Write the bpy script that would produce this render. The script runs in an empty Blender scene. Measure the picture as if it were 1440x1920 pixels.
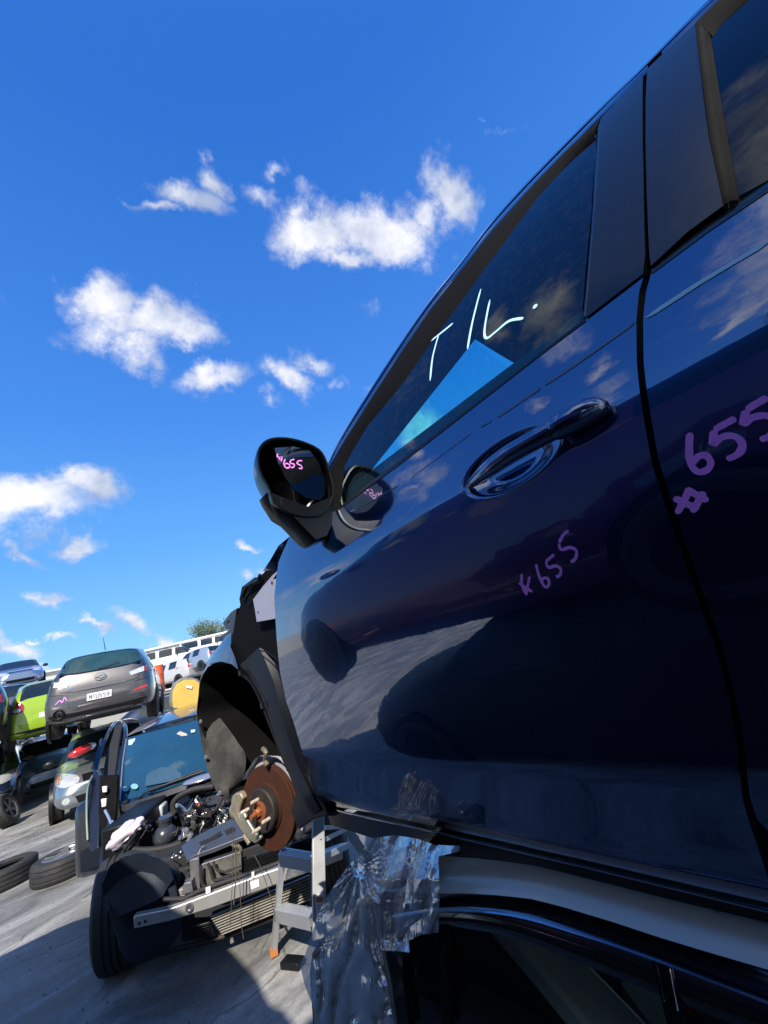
import bpy, bmesh, math, random
from mathutils import Vector, Matrix
from mathutils.bvhtree import BVHTree
from math import radians, sin, cos, pi, hypot, atan2, sqrt
random.seed(7)
C = bpy.context.scene
COL = C.collection

# ------------------------------------------------------------------ camera
FPX, CH = 760.0, 1.6
ROLL, HD, HU = radians(14.4), 239.0, 753.0
PITCH = atan2(HD, FPX); HEAD = atan2(HU, hypot(FPX, HD))
FW = Vector((sin(HEAD)*cos(PITCH), cos(HEAD)*cos(PITCH), sin(PITCH)))
UH = Vector((cos(HEAD), -sin(HEAD), 0)); VH = UH.cross(FW)
CR = cos(ROLL)*UH - sin(ROLL)*VH
CU = sin(ROLL)*UH + cos(ROLL)*VH
CO = Vector((0, 0, CH))
cam_d = bpy.data.cameras.new('camera'); cam = bpy.data.objects.new('camera', cam_d); COL.objects.link(cam)
cam.matrix_world = Matrix((( CR.x, CU.x, -FW.x, CO.x), (CR.y, CU.y, -FW.y, CO.y), (CR.z, CU.z, -FW.z, CO.z), (0, 0, 0, 1)))
cam_d.sensor_fit = 'VERTICAL'; cam_d.sensor_height = 36; cam_d.lens = 36*FPX/1920
cam_d.clip_start = 0.02; cam_d.clip_end = 3000
C.camera = cam

def ray(x, y): return (x-720)*CR - (y-960)*CU + FPX*FW
def onx(x, y, X): d = ray(x, y); return CO + d*(X/d.x)
def onz(x, y, Z): d = ray(x, y); return CO + d*((Z-CH)/d.z)
def ond(x, y, D): d = ray(x, y); return CO + d*(D/hypot(d.x, d.y))

# ------------------------------------------------------------------ light
SUN_EL, SUN_AZ = radians(42), radians(-130)      # azimuth of the sun measured from +X towards +Y
sd = Vector((cos(SUN_EL)*cos(SUN_AZ), cos(SUN_EL)*sin(SUN_AZ), sin(SUN_EL)))
sl = bpy.data.lights.new('sun', 'SUN'); sl.energy = 5.0; sl.angle = radians(0.5); sl.color = (1.0, 0.93, 0.82)
so = bpy.data.objects.new('sun', sl); COL.objects.link(so); so.rotation_euler = sd.to_track_quat('Z', 'Y').to_euler()

W = bpy.data.worlds.new('World'); C.world = W; W.use_nodes = True
nt = W.node_tree; nt.nodes.clear(); N = nt.nodes.new; LK = nt.links.new
def mathn(op, a, b=None, c=None, clamp=False):
    n = N('ShaderNodeMath'); n.operation = op; n.use_clamp = clamp
    for i, v in enumerate((a, b, c)):
        if v is None: continue
        if isinstance(v, (int, float)): n.inputs[i].default_value = v
        else: LK(v, n.inputs[i])
    return n.outputs[0]
tc = N('ShaderNodeTexCoord')
sky = N('ShaderNodeTexSky'); sky.sky_type = 'NISHITA'; sky.sun_disc = False
sky.sun_elevation = SUN_EL; sky.sun_rotation = pi/2 - SUN_AZ
sky.altitude = 50; sky.air_density = 1.0; sky.dust_density = 0.3; sky.ozone_density = 3.0
hs = N('ShaderNodeHueSaturation'); hs.inputs['Saturation'].default_value = 1.17; hs.inputs['Value'].default_value = 1.0
LK(sky.outputs[0], hs.inputs['Color'])
# the clear southern air: deep blue overhead, paler towards the horizon
sx = N('ShaderNodeSeparateXYZ'); LK(tc.outputs['Generated'], sx.inputs[0])
rp = N('ShaderNodeValToRGB'); el = rp.color_ramp.elements
while len(el) < 5: el.new(.5)
for i_, (p_, c_) in enumerate([(.0, (.36, .70, 1.0)), (.12, (.22, .56, .98)), (.30, (.12, .40, .92)), (.55, (.06, .26, .82)), (.9, (.024, .155, .62))]): el[i_].position = p_; el[i_].color = (*c_, 1)
LK(sx.outputs['Z'], rp.inputs[0])
sc_ = N('ShaderNodeVectorMath'); sc_.operation = 'SCALE'; LK(rp.outputs[0], sc_.inputs[0]); sc_.inputs['Scale'].default_value = 6.5
skm = N('ShaderNodeMix'); skm.data_type = 'RGBA'; skm.inputs[0].default_value = .86; LK(hs.outputs[0], skm.inputs[6]); LK(sc_.outputs[0], skm.inputs[7])
# clouds: each is a blob given by its direction, its angular radii and its tilt; noise breaks the edges
noi = N('ShaderNodeTexNoise'); noi.inputs['Scale'].default_value = 7; noi.inputs['Detail'].default_value = 7; noi.inputs['Roughness'].default_value = 0.62
LK(tc.outputs['Generated'], noi.inputs['Vector'])
warp = N('ShaderNodeVectorMath'); warp.operation = 'MULTIPLY_ADD'
LK(noi.outputs['Color'], warp.inputs[0]); warp.inputs[1].default_value = (.16, .16, .16)
off = N('ShaderNodeVectorMath'); off.operation = 'SUBTRACT'; LK(tc.outputs['Generated'], off.inputs[0]); off.inputs[1].default_value = (.08, .08, .08)
LK(off.outputs[0], warp.inputs[2])
def blob(d, rx, ry, rot, amp, prev):
    d = Vector(d).normalized(); t1 = (CR - CR.dot(d)*d).normalized(); t2 = d.cross(t1)
    e1 = cos(rot)*t1 + sin(rot)*t2; e2 = d.cross(e1)
    m = Matrix((e1, e2, d)).transposed()
    mp = N('ShaderNodeMapping'); mp.vector_type = 'TEXTURE'
    mp.inputs['Location'].default_value = d; mp.inputs['Rotation'].default_value = m.to_euler(); mp.inputs['Scale'].default_value = (rx, ry, .35)
    LK(warp.outputs[0], mp.inputs['Vector'])
    g = N('ShaderNodeTexGradient'); g.gradient_type = 'SPHERICAL'; LK(mp.outputs[0], g.inputs['Vector'])
    v = g.outputs['Fac'] if amp == 1 else mathn('MULTIPLY', g.outputs['Fac'], amp)
    return v if prev is None else mathn('MAXIMUM', prev, v)
CLOUDS = [  # px, py, half width px, half height px, tilt deg (screen, up = +), strength
 (330,355,80,34,18,.9),(385,320,30,36,60,.8),(275,385,45,18,10,.7),(480,355,55,20,25,.45),(530,330,35,14,10,.35),
 (800,800,120,36,30,1.0),(795,405,55,44,35,1.0),(700,425,150,52,8,1.0),(840,365,70,44,45,1.0),(580,440,90,52,0,1.0),(650,480,110,28,-3,.9),(740,460,90,44,10,1),
 (270,610,125,58,-14,1.0),(205,570,70,60,0,1.0),(330,620,95,40,0,1),(260,665,60,44,0,.85),(400,705,75,28,-8,.75),
 (365,548,22,14,0,.35),(545,705,75,26,32,.75),(580,680,48,24,20,.7),(505,745,26,20,40,.5),(690,582,26,20,-45,.35),(640,722,24,18,-40,.35),
 (955,264,50,14,-10,.35),(905,238,26,12,30,.3),(160,915,75,42,-10,1),(70,945,120,56,0,1.0),(0,960,130,70,0,1.0),(130,1015,65,26,-6,.8),(30,1045,42,14,15,.6),
 (85,1133,46,17,10,.75),(245,1172,42,20,22,1),(180,1178,26,10,22,.7),(125,1206,26,9,10,.7),(472,1019,24,9,15,.8),(460,1076,14,18,-10,.6),(495,1070,30,16,30,.5),
 (30,1225,60,24,15,1),(75,1210,16,10,0,.8),(350,1206,55,14,18,1),(300,1220,60,10,15,.8),(80,1255,30,14,10,.9),(185,1240,20,12,10,.5)]
acc = None
for (x, y, rx, ry, tl, am) in CLOUDS:
    d = ray(x, y); L = d.length
    k = L*(L/FPX)**.5
    acc = blob(d, rx*1.35/k, ry*1.35/k, -radians(tl)*-1, am, acc)
for dv, rx, ry, am in (((-.38, .21, .90), .15, .08, 1), ((-.27, .30, .915), .09, .05, 1), ((-.63, .745, .224), .10, .05, 1), ((-.50, .83, .22), .09, .05, .9), ((-.59, .204, .78), .08, .04, .9), ((-.54, .335, .77), .06, .03, .8), ((-.727, -.01, .686), .12, .045, 1), ((-.35, .60, .72), .05, .03, .8), ((-.46, .62, .63), .05, .03, .8)):
    acc = blob(dv, rx, ry, .5, am, acc)
# a scattered field elsewhere in the sky (behind the camera), seen in the paint and the glass
n2 = N('ShaderNodeTexNoise'); n2.inputs['Scale'].default_value = 3.1; n2.inputs['Detail'].default_value = 2; n2.inputs['Roughness'].default_value = .5
LK(tc.outputs['Generated'], n2.inputs['Vector'])
fld = mathn('MULTIPLY', mathn('SUBTRACT', n2.outputs['Fac'], .53), 5.0, clamp=True)
dt = N('ShaderNodeVectorMath'); dt.operation = 'DOT_PRODUCT'; LK(tc.outputs['Generated'], dt.inputs[0]); dt.inputs[1].default_value = (-.80, .25, .35)
fld = mathn('MULTIPLY', fld, mathn('MULTIPLY', mathn('SUBTRACT', dt.outputs['Value'], .42), 4.0, clamp=True))
acc = mathn('MAXIMUM', acc, mathn('MULTIPLY', fld, .8))
fl2 = mathn('MULTIPLY', mathn('SUBTRACT', n2.outputs['Fac'], .40), 6.0, clamp=True)  # second cloud bank behind the camera, added to whiten the light on the scene
dt2 = N('ShaderNodeVectorMath'); dt2.operation = 'DOT_PRODUCT'; LK(tc.outputs['Generated'], dt2.inputs[0]); dt2.inputs[1].default_value = (-.42, -.86, .30)
acc = mathn('MAXIMUM', acc, mathn('MULTIPLY', fl2, mathn('MULTIPLY', mathn('SUBTRACT', dt2.outputs['Value'], .42), 4.0, clamp=True)))
n3 = N('ShaderNodeTexNoise'); n3.inputs['Scale'].default_value = 16; n3.inputs['Detail'].default_value = 9; n3.inputs['Roughness'].default_value = .66
LK(tc.outputs['Generated'], n3.inputs['Vector'])
dens = mathn('ADD', mathn('MULTIPLY', acc, 1.7), mathn('MULTIPLY', mathn('SUBTRACT', n3.outputs['Fac'], .5), 2.0))
mr = N('ShaderNodeMapRange'); mr.interpolation_type = 'SMOOTHSTEP'; mr.inputs[1].default_value = .14; mr.inputs[2].default_value = 1.35
LK(dens, mr.inputs[0])
has = mathn('MULTIPLY', acc, 9.0, clamp=True)
cov = mathn('MULTIPLY', mathn('MULTIPLY', mr.outputs[0], has), .96)
ccol = N('ShaderNodeMix'); ccol.data_type = 'RGBA'
ccol.inputs[6].default_value = (2.5, 3.0, 4.2, 1); ccol.inputs[7].default_value = (6.1, 6.1, 6.4, 1)
shade = mathn('ADD', mathn('MULTIPLY', mathn('SUBTRACT', noi.outputs['Fac'], .42), 3.6), mathn('MULTIPLY', mr.outputs[0], .35), clamp=True)
LK(shade, ccol.inputs[0])
mx = N('ShaderNodeMix'); mx.data_type = 'RGBA'; LK(cov, mx.inputs[0]); LK(skm.outputs[2], mx.inputs[6]); LK(ccol.outputs[2], mx.inputs[7])
bg = N('ShaderNodeBackground'); bg.inputs['Strength'].default_value = .125; LK(mx.outputs[2], bg.inputs['Color'])
wo = N('ShaderNodeOutputWorld'); LK(bg.outputs[0], wo.inputs['Surface'])
C.view_settings.view_transform = 'Standard'; C.view_settings.look = 'None'; C.view_settings.exposure = .5; C.view_settings.gamma = 1
try:
    C.cycles.max_bounces = 10; C.cycles.transparent_max_bounces = 24; C.cycles.caustics_reflective = False; C.cycles.caustics_refractive = False
except Exception: pass

# ------------------------------------------------------------------ materials
def lin(h):
    h = h.lstrip('#'); v = [int(h[i:i+2], 16)/255 for i in (0, 2, 4)]
    return tuple(((c+.055)/1.055)**2.4 if c > .04045 else c/12.92 for c in v)
MATS = {}
def mat(name, col, rough=.5, metal=0., coat=0., ior=1.5, var=.12, scale=12., bump=0., dirt=None, dirtamt=0., spec=.5, coatr=.03, emit=None):
    if name in MATS: return MATS[name]
    m = bpy.data.materials.new(name); m.use_nodes = True; t = m.node_tree
    b = t.nodes['Principled BSDF']; b.inputs['Metallic'].default_value = metal; b.inputs['IOR'].default_value = ior
    b.inputs['Coat Weight'].default_value = coat; b.inputs['Coat Roughness'].default_value = coatr; b.inputs['Coat IOR'].default_value = 1.6
    b.inputs['Specular IOR Level'].default_value = spec
    tcn = t.nodes.new('ShaderNodeTexCoord'); no = t.nodes.new('ShaderNodeTexNoise'); no.inputs['Scale'].default_value = scale; no.inputs['Detail'].default_value = 6
    t.links.new(tcn.outputs['Object'], no.inputs['Vector'])
    mx = t.nodes.new('ShaderNodeMix'); mx.data_type = 'RGBA'
    c = Vector(col[:3]); mx.inputs[6].default_value = (*(c*(1-var)), 1); mx.inputs[7].default_value = (*(c*(1+var)), 1)
    t.links.new(no.outputs['Fac'], mx.inputs[0]); src = mx.outputs[2]
    if dirt:
        n2 = t.nodes.new('ShaderNodeTexNoise'); n2.inputs['Scale'].default_value = scale*.4; n2.inputs['Detail'].default_value = 10; n2.inputs['Roughness'].default_value = .7
        t.links.new(tcn.outputs['Object'], n2.inputs['Vector'])
        r = t.nodes.new('ShaderNodeMapRange'); r.inputs[1].default_value = .62-.25*dirtamt; r.inputs[2].default_value = .78-.1*dirtamt
        t.links.new(n2.outputs['Fac'], r.inputs[0])
        m2 = t.nodes.new('ShaderNodeMix'); m2.data_type = 'RGBA'; t.links.new(r.outputs[0], m2.inputs[0]); t.links.new(src, m2.inputs[6]); m2.inputs[7].default_value = (*dirt[:3], 1); src = m2.outputs[2]
    t.links.new(src, b.inputs['Base Color'])
    rr = t.nodes.new('ShaderNodeMapRange'); rr.inputs[3].default_value = max(0.0, rough*.8); rr.inputs[4].default_value = min(1, rough*1.2)
    t.links.new(no.outputs['Fac'], rr.inputs[0]); t.links.new(rr.outputs[0], b.inputs['Roughness'])
    if bump:
        bp = t.nodes.new('ShaderNodeBump'); bp.inputs['Strength'].default_value = bump; bp.inputs['Distance'].default_value = .004
        n4 = t.nodes.new('ShaderNodeTexNoise'); n4.inputs['Scale'].default_value = scale*6; n4.inputs['Detail'].default_value = 4; t.links.new(tcn.outputs['Object'], n4.inputs['Vector'])
        t.links.new(n4.outputs['Fac'], bp.inputs['Height']); t.links.new(bp.outputs[0], b.inputs['Normal'])
    if emit: b.inputs['Emission Color'].default_value = (*emit, 1); b.inputs['Emission Strength'].default_value = 1
    MATS[name] = m; return m
def glass(name, tint, refl=1.0, rough=.0, ior=1.5, dusty=.0):
    if name in MATS: return MATS[name]
    m = bpy.data.materials.new(name); m.use_nodes = True; t = m.node_tree; t.nodes.clear()
    tr = t.nodes.new('ShaderNodeBsdfTransparent'); tr.inputs[0].default_value = (*tint, 1)
    gl = t.nodes.new('ShaderNodeBsdfGlossy'); gl.inputs['Roughness'].default_value = rough; gl.inputs[0].default_value = (refl*.86, refl*.93, refl, 1)
    fr = t.nodes.new('ShaderNodeFresnel'); fr.inputs[0].default_value = ior
    # a pane facing either way reflects alike
    geo = t.nodes.new('ShaderNodeNewGeometry'); iv = t.nodes.new('ShaderNodeMix'); iv.data_type = 'FLOAT'; iv.inputs[2].default_value = ior; iv.inputs[3].default_value = 1/ior
    t.links.new(geo.outputs['Backfacing'], iv.inputs[0]); t.links.new(iv.outputs[0], fr.inputs[0])
    ms = t.nodes.new('ShaderNodeMixShader'); t.links.new(fr.outputs[0], ms.inputs[0]); t.links.new(tr.outputs[0], ms.inputs[1]); t.links.new(gl.outputs[0], ms.inputs[2])
    out = ms.outputs[0]
    if dusty:
        df = t.nodes.new('ShaderNodeBsdfDiffuse'); df.inputs[0].default_value = (.35, .38, .4, 1)
        tcn = t.nodes.new('ShaderNodeTexCoord'); vo = t.nodes.new('ShaderNodeTexNoise'); vo.inputs['Scale'].default_value = 60; vo.inputs['Detail'].default_value = 8; vo.inputs['Roughness'].default_value = .8
        t.links.new(tcn.outputs['Object'], vo.inputs['Vector'])
        r = t.nodes.new('ShaderNodeMapRange'); r.inputs[1].default_value = .5; r.inputs[2].default_value = .8; r.inputs[4].default_value = dusty; t.links.new(vo.outputs['Fac'], r.inputs[0])
        m2 = t.nodes.new('ShaderNodeMixShader'); t.links.new(r.outputs[0], m2.inputs[0]); t.links.new(out, m2.inputs[1]); t.links.new(df.outputs[0], m2.inputs[2]); out = m2.outputs[0]
    o = t.nodes.new('ShaderNodeOutputMaterial'); t.links.new(out, o.inputs['Surface'])
    MATS[name] = m; return m

def paint(name, col, metal=.45, rough=.38, dirt=None, dirtamt=0):
    return mat(name, col, rough, metal, coat=1.0, var=.06, scale=40, coatr=.012, dirt=dirt, dirtamt=dirtamt)
BLUE = paint('blue_paint', (.003, .042, .15), metal=.85, rough=.2)
DEEPBLK = mat('deep_black', (.003, .003, .0035), .8, spec=.12, var=.2)
bb_ = BLUE.node_tree.nodes['Principled BSDF']; bb_.inputs['Coat IOR'].default_value = 2.5
t_ = BLUE.node_tree; n_ = t_.nodes.new('ShaderNodeTexNoise'); n_.inputs['Scale'].default_value = 22; n_.inputs['Detail'].default_value = 3; tc_ = t_.nodes.new('ShaderNodeTexCoord'); t_.links.new(tc_.outputs['Object'], n_.inputs['Vector'])
b_ = t_.nodes.new('ShaderNodeBump'); b_.inputs['Strength'].default_value = .012; b_.inputs['Distance'].default_value = .01; t_.links.new(n_.outputs['Fac'], b_.inputs['Height']); t_.links.new(b_.outputs[0], bb_.inputs['Coat Normal'])
n2_ = t_.nodes.new('ShaderNodeTexNoise'); n2_.inputs['Scale'].default_value = 260; n2_.inputs['Detail'].default_value = 2; t_.links.new(tc_.outputs['Object'], n2_.inputs['Vector'])
r_ = t_.nodes.new('ShaderNodeMapRange'); r_.inputs[1].default_value = .70; r_.inputs[2].default_value = .80; r_.inputs[3].default_value = 1.0; r_.inputs[4].default_value = .35; t_.links.new(n2_.outputs['Fac'], r_.inputs[0]); t_.links.new(r_.outputs[0], bb_.inputs['Coat Weight'])
BLACKPL = mat('black_plastic', (.004, .0045, .0055), .42, var=.2, bump=.15, spec=.35)
MATTBLK = mat('matt_black_trim', (.003, .0035, .005), .24, coat=.35, var=.12, scale=60, coatr=.12)
RUBBER = mat('rubber', (.018, .018, .019), .7, var=.25, scale=30, bump=.3)
TYRE = mat('tyre_rubber', (.020, .020, .021), .75, var=.35, scale=14, bump=.25, dirt=(.07, .065, .06), dirtamt=.35)
STEEL = mat('bare_steel', (.45, .45, .44), .35, .9, var=.15)
ALU = mat('aluminium', (.50, .51, .52), .42, .55, var=.12, scale=9, dirt=(.32, .31, .29), dirtamt=.3)
CHROME = mat('chrome', (.75, .76, .78), .08, 1.0, var=.03)
RUST = mat('rusty_iron', (.058, .019, .010), .8, .1, var=.45, scale=26, bump=.4, dirt=(.05, .022, .016), dirtamt=.9, spec=.2)
GREASE = mat('greasy_iron', (.035, .030, .027), .6, .4, var=.3, scale=20, bump=.3)
DARKINT = mat('dark_interior', (.014, .015, .018), .8, var=.2)
LINER = mat('felt_liner', (.024, .024, .023), .85, var=.3, scale=9, bump=.5, dirt=(.085, .08, .07), dirtamt=.55)
MAG = mat('magenta_paint_pen', (1.0, .33, 1.0), .4, var=.12, scale=80)
CHALK = mat('pale_blue_paint_pen', (.5, .82, .92), .5, var=.12, scale=80)
WHITE = mat('white_paint', (.72, .72, .70), .3, coat=.6, var=.05)
RED = mat('red_lens', (.45, .012, .012), .12, coat=1, var=.25, scale=30)
AMBER = mat('amber_lens', (.75, .25, .03), .12, coat=1, var=.2)
LENS = mat('clear_lamp', (.62, .64, .66), .12, .35, coat=1, var=.4, scale=35)
TINT = glass('door_glass', (.15, .72, .80), .95, ior=1.75, dusty=.03)
DARKGL = glass('privacy_glass', (.015, .05, .09), .95, ior=1.55)
CARGL = glass('car_glass', (.16, .26, .27), 1.0, ior=1.6)
CLEARGL = glass('windscreen_glass', (.85, .97, 1.0), 1.0, ior=1.45, dusty=.22)

# ------------------------------------------------------------------ mesh helpers
def link(o, parent=None):
    COL.objects.link(o)
    if parent is not None:
        o.parent = parent; o.matrix_parent_inverse = Matrix.Identity(4)
    return o
def empty(name, label, cat, loc=(0, 0, 0), rz=0., group=None, rx=0., ry=0.):
    o = bpy.data.objects.new(name, None); COL.objects.link(o); o.location = loc; o.rotation_euler = (rx, ry, rz)
    o['label'] = label; o['category'] = cat
    if group: o['group'] = group
    o.empty_display_size = .2
    return o
def tag(o, label, cat, group=None, kind=None):
    if label: o['label'] = label
    if cat: o['category'] = cat
    if group: o['group'] = group
    if kind: o['kind'] = kind
    return o
def obj(name, bm, m, parent=None, smooth=True, world=False, angle=40, bevel=0):
    """link a bmesh as one mesh object. world=True: its vertices are in world space; they are brought into the parent's space"""
    if parent is not None and world:
        bpy.context.view_layer.update()
        M = world_of(parent).inverted(); bmesh.ops.transform(bm, matrix=M, verts=bm.verts)
    bmesh.ops.recalc_face_normals(bm, faces=bm.faces)
    me = bpy.data.meshes.new(name); bm.to_mesh(me); bm.free()
    for mm in (m if isinstance(m, (list, tuple)) else [m]): me.materials.append(mm)
    if smooth:
        for p in me.polygons: p.use_smooth = True
        try: me.set_sharp_from_angle(angle=radians(angle))
        except Exception: pass
    o = bpy.data.objects.new(name, me); link(o, parent)
    if bevel:
        b = o.modifiers.new('bevel', 'BEVEL'); b.width = bevel; b.segments = 2; b.limit_method = 'ANGLE'
    return o
def world_of(o):
    M = Matrix.LocRotScale(o.location, o.rotation_euler.to_quaternion(), o.scale)
    return world_of(o.parent) @ M if o.parent else M
def nb(): return bmesh.new()
def box(bm, c, s, R=None, mi=0, taper=1.0):
    vs = []
    for k in (-1, 1):
        for (i, j) in ((-1, -1), (1, -1), (1, 1), (-1, 1)):
            f = taper if k > 0 else 1
            v = Vector((i*s[0]/2*f, j*s[1]/2*f, k*s[2]/2))
            if R is not None: v = R @ v
            vs.append(bm.verts.new(v + Vector(c)))
    for f in ((3, 2, 1, 0), (4, 5, 6, 7), (0, 1, 5, 4), (1, 2, 6, 5), (2, 3, 7, 6), (3, 0, 4, 7)):
        fa = bm.faces.new([vs[i] for i in f]); fa.material_index = mi
def beam(bm, a, b, w, h, up=(0, 0, 1), mi=0):
    a, b = Vector(a), Vector(b); d = (b-a); L = d.length; d.normalize(); up = Vector(up); x = d.cross(up)
    if x.length < 1e-4: x = d.cross(Vector((1, 0, 0)))
    x.normalize(); u = x.cross(d)
    R = Matrix((x, d, u)).transposed()
    box(bm, (a+b)/2, (w, L, h), R, mi)
def tube(bm, pts, r, seg=10, mi=0, caps=True, rr=None):
    pts = [Vector(p) for p in pts]; n = len(pts); rings = []
    t0 = (pts[1]-pts[0]).normalized(); ref = Vector((0, 0, 1)) if abs(t0.z) < .9 else Vector((1, 0, 0)); nrm = t0.cross(ref).normalized()
    for i, p in enumerate(pts):
        t = (pts[min(i+1, n-1)] - pts[max(i-1, 0)]).normalized()
        nrm = (nrm - nrm.dot(t)*t).normalized(); bi = t.cross(nrm)
        R = r if rr is None else rr[i]
        rings.append([bm.verts.new(p + R*(cos(2*pi*k/seg)*nrm + sin(2*pi*k/seg)*bi)) for k in range(seg)])
    for i in range(n-1):
        for k in range(seg):
            f = bm.faces.new((rings[i][k], rings[i][(k+1) % seg], rings[i+1][(k+1) % seg], rings[i+1][k])); f.material_index = mi
    if caps:
        for rg in (rings[0][::-1], rings[-1]):
            f = bm.faces.new(rg); f.material_index = mi
def smooth_pts(pts, n=6, closed=False):
    P = [Vector(p) for p in pts]; out = []; m = len(P)
    for i in range(m if closed else m-1):
        if closed: a, b, c, d = P[(i-1) % m], P[i], P[(i+1) % m], P[(i+2) % m]
        else: a, b, c, d = P[max(i-1, 0)], P[i], P[i+1], P[min(i+2, m-1)]
        for k in range(n):
            t = k/n
            out.append(.5*((2*b) + (c-a)*t + (2*a-5*b+4*c-d)*t*t + (3*b-a-3*c+d)*t**3))
    if not closed: out.append(P[-1])
    return out
def lathe(bm, prof, c, axis, seg=32, mi=0, close=False):
    """prof: (radius, along axis)"""
    c = Vector(c); ax = Vector(axis).normalized(); x = ax.orthogonal().normalized(); y = ax.cross(x); rings = []
    for (r, h) in prof:
        rings.append([bm.verts.new(c + ax*h + r*(cos(2*pi*k/seg)*x + sin(2*pi*k/seg)*y)) for k in range(seg)] if r > 1e-5 else [bm.verts.new(c+ax*h)])
    prs = list(zip(rings[:-1], rings[1:]))
    if close: prs.append((rings[-1], rings[0]))
    for A, B in prs:
        for k in range(seg):
            k2 = (k+1) % seg
            if len(A) == 1 and len(B) == 1: break
            if len(A) == 1: q = (A[0], B[k], B[k2])
            elif len(B) == 1: q = (A[k], B[0], A[k2])
            else: q = (A[k], B[k], B[k2], A[k2])
            f = bm.faces.new(q); f.material_index = mi
def ell(bm, c, r, seg=16, mi=0, R=None):
    M = Matrix.Translation(Vector(c)) @ (R.to_4x4() if R is not None else Matrix.Identity(4)) @ Matrix.Diagonal((r[0], r[1], r[2], 1))
    g = bmesh.ops.create_uvsphere(bm, u_segments=seg, v_segments=max(6, seg//2), radius=1, matrix=M)
    for v in g['verts']:
        for f in v.link_faces: f.material_index = mi
def poly(bm, pts, thick=None, d=None, mi=0):
    vs = [bm.verts.new(Vector(p)) for p in pts]; f = bm.faces.new(vs); f.material_index = mi
    if thick:
        r = bmesh.ops.extrude_face_region(bm, geom=[f]); nv = [g for g in r['geom'] if isinstance(g, bmesh.types.BMVert)]
        bmesh.ops.translate(bm, verts=nv, vec=Vector(d).normalized()*thick)
        for g in r['geom']:
            if isinstance(g, bmesh.types.BMFace): g.material_index = mi
def grid_cut(bm, us, vs):
    for ax, vals in ((0, us), (1, vs)):
        for u in vals:
            co = [0, 0, 0]; co[ax] = u; no = [0, 0, 0]; no[ax] = 1
            bmesh.ops.bisect_plane(bm, geom=bm.verts[:] + bm.edges[:] + bm.faces[:], dist=1e-6, plane_co=co, plane_no=no)
def patch(pts, S, step=.02, thick=.012, inward=Vector((1, 0, 0)), fine=None, vstep=None, edge=.0025, holes=None):
    """a plate: 2-D outline pts (u, v) laid on the surface S(u, v); its rim is turned inward"""
    bm = bmesh.new(); f = bm.faces.new([bm.verts.new((p[0], p[1], 0)) for p in pts])
    u0 = min(p[0] for p in pts); u1 = max(p[0] for p in pts); v0 = min(p[1] for p in pts); v1 = max(p[1] for p in pts)
    vst = vstep or step
    us = [u0 + step*i for i in range(1, int((u1-u0)/step)+1)]; vs = [v0 + vst*i for i in range(1, int((v1-v0)/vst)+1)]
    if fine:
        a, b, c, d, st = fine; us = [u for u in us if not a < u < b] + [a + st*i for i in range(int((b-a)/st)+1)]
        vs = [v for v in vs if not c < v < d] + [c + st*i for i in range(int((d-c)/st)+1)]
    grid_cut(bm, us, vs)
    if holes:
        dele = [f for f in bm.faces if any(inside(f.calc_center_median().x, f.calc_center_median().y, h) for h in holes)]
        bmesh.ops.delete(bm, geom=dele, context='FACES')
    for v in bm.verts: v.co = S(v.co.x, v.co.y)
    if thick:
        be = [e for e in bm.edges if len(e.link_faces) == 1]; inw = Vector(inward)
        cen = sum((v.co for v in bm.verts), Vector())/len(bm.verts)
        r = bmesh.ops.extrude_edge_only(bm, edges=be); ne = [g for g in r['geom'] if isinstance(g, bmesh.types.BMEdge)]; nv = [g for g in r['geom'] if isinstance(g, bmesh.types.BMVert)]
        for v in nv:
            # outward in-surface direction from the faces next to the rim
            v.co += inw*edge
        ne = [e for e in ne if len(e.link_faces) == 1]
        r = bmesh.ops.extrude_edge_only(bm, edges=ne); nv = [g for g in r['geom'] if isinstance(g, bmesh.types.BMVert)]
        for v in nv: v.co += inw*thick

    return bm
def inside(x, y, poly_):
    r = False; n = len(poly_)
    for i in range(n):
        x1, y1 = poly_[i][:2]; x2, y2 = poly_[(i+1) % n][:2]
        if (y1 > y) != (y2 > y) and x < (x2-x1)*(y-y1)/(y2-y1)+x1: r = not r
    return r
def stroke(bm, pts, wid, S, off, nrm=Vector((-1, 0, 0)), taper=.35):
    """a painted line of width wid along 2-D pts on the surface S"""
    P = smooth_pts([Vector((p[0], p[1])) for p in pts], 5) if len(pts) > 2 else [Vector(pts[0][:2]).lerp(Vector(pts[1][:2]), k/8) for k in range(9)]
    n = len(P); L = []; R = []
    for i, p in enumerate(P):
        t = (P[min(i+1, n-1)] - P[max(i-1, 0)]); t = t.normalized() if t.length > 1e-9 else Vector((1, 0)); q = Vector((-t.y, t.x))
        w = wid/2*(1 + .10*sin(i*.45+wid*900) + .05*sin(i*1.1)); e = min(i, n-1-i)
        if e == 0: w *= taper
        L.append(bm.verts.new(S(*(p+q*w)) + nrm*off)); R.append(bm.verts.new(S(*(p-q*w)) + nrm*off))
    for i in range(n-1): bm.faces.new((L[i], R[i], R[i+1], L[i+1]))
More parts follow.
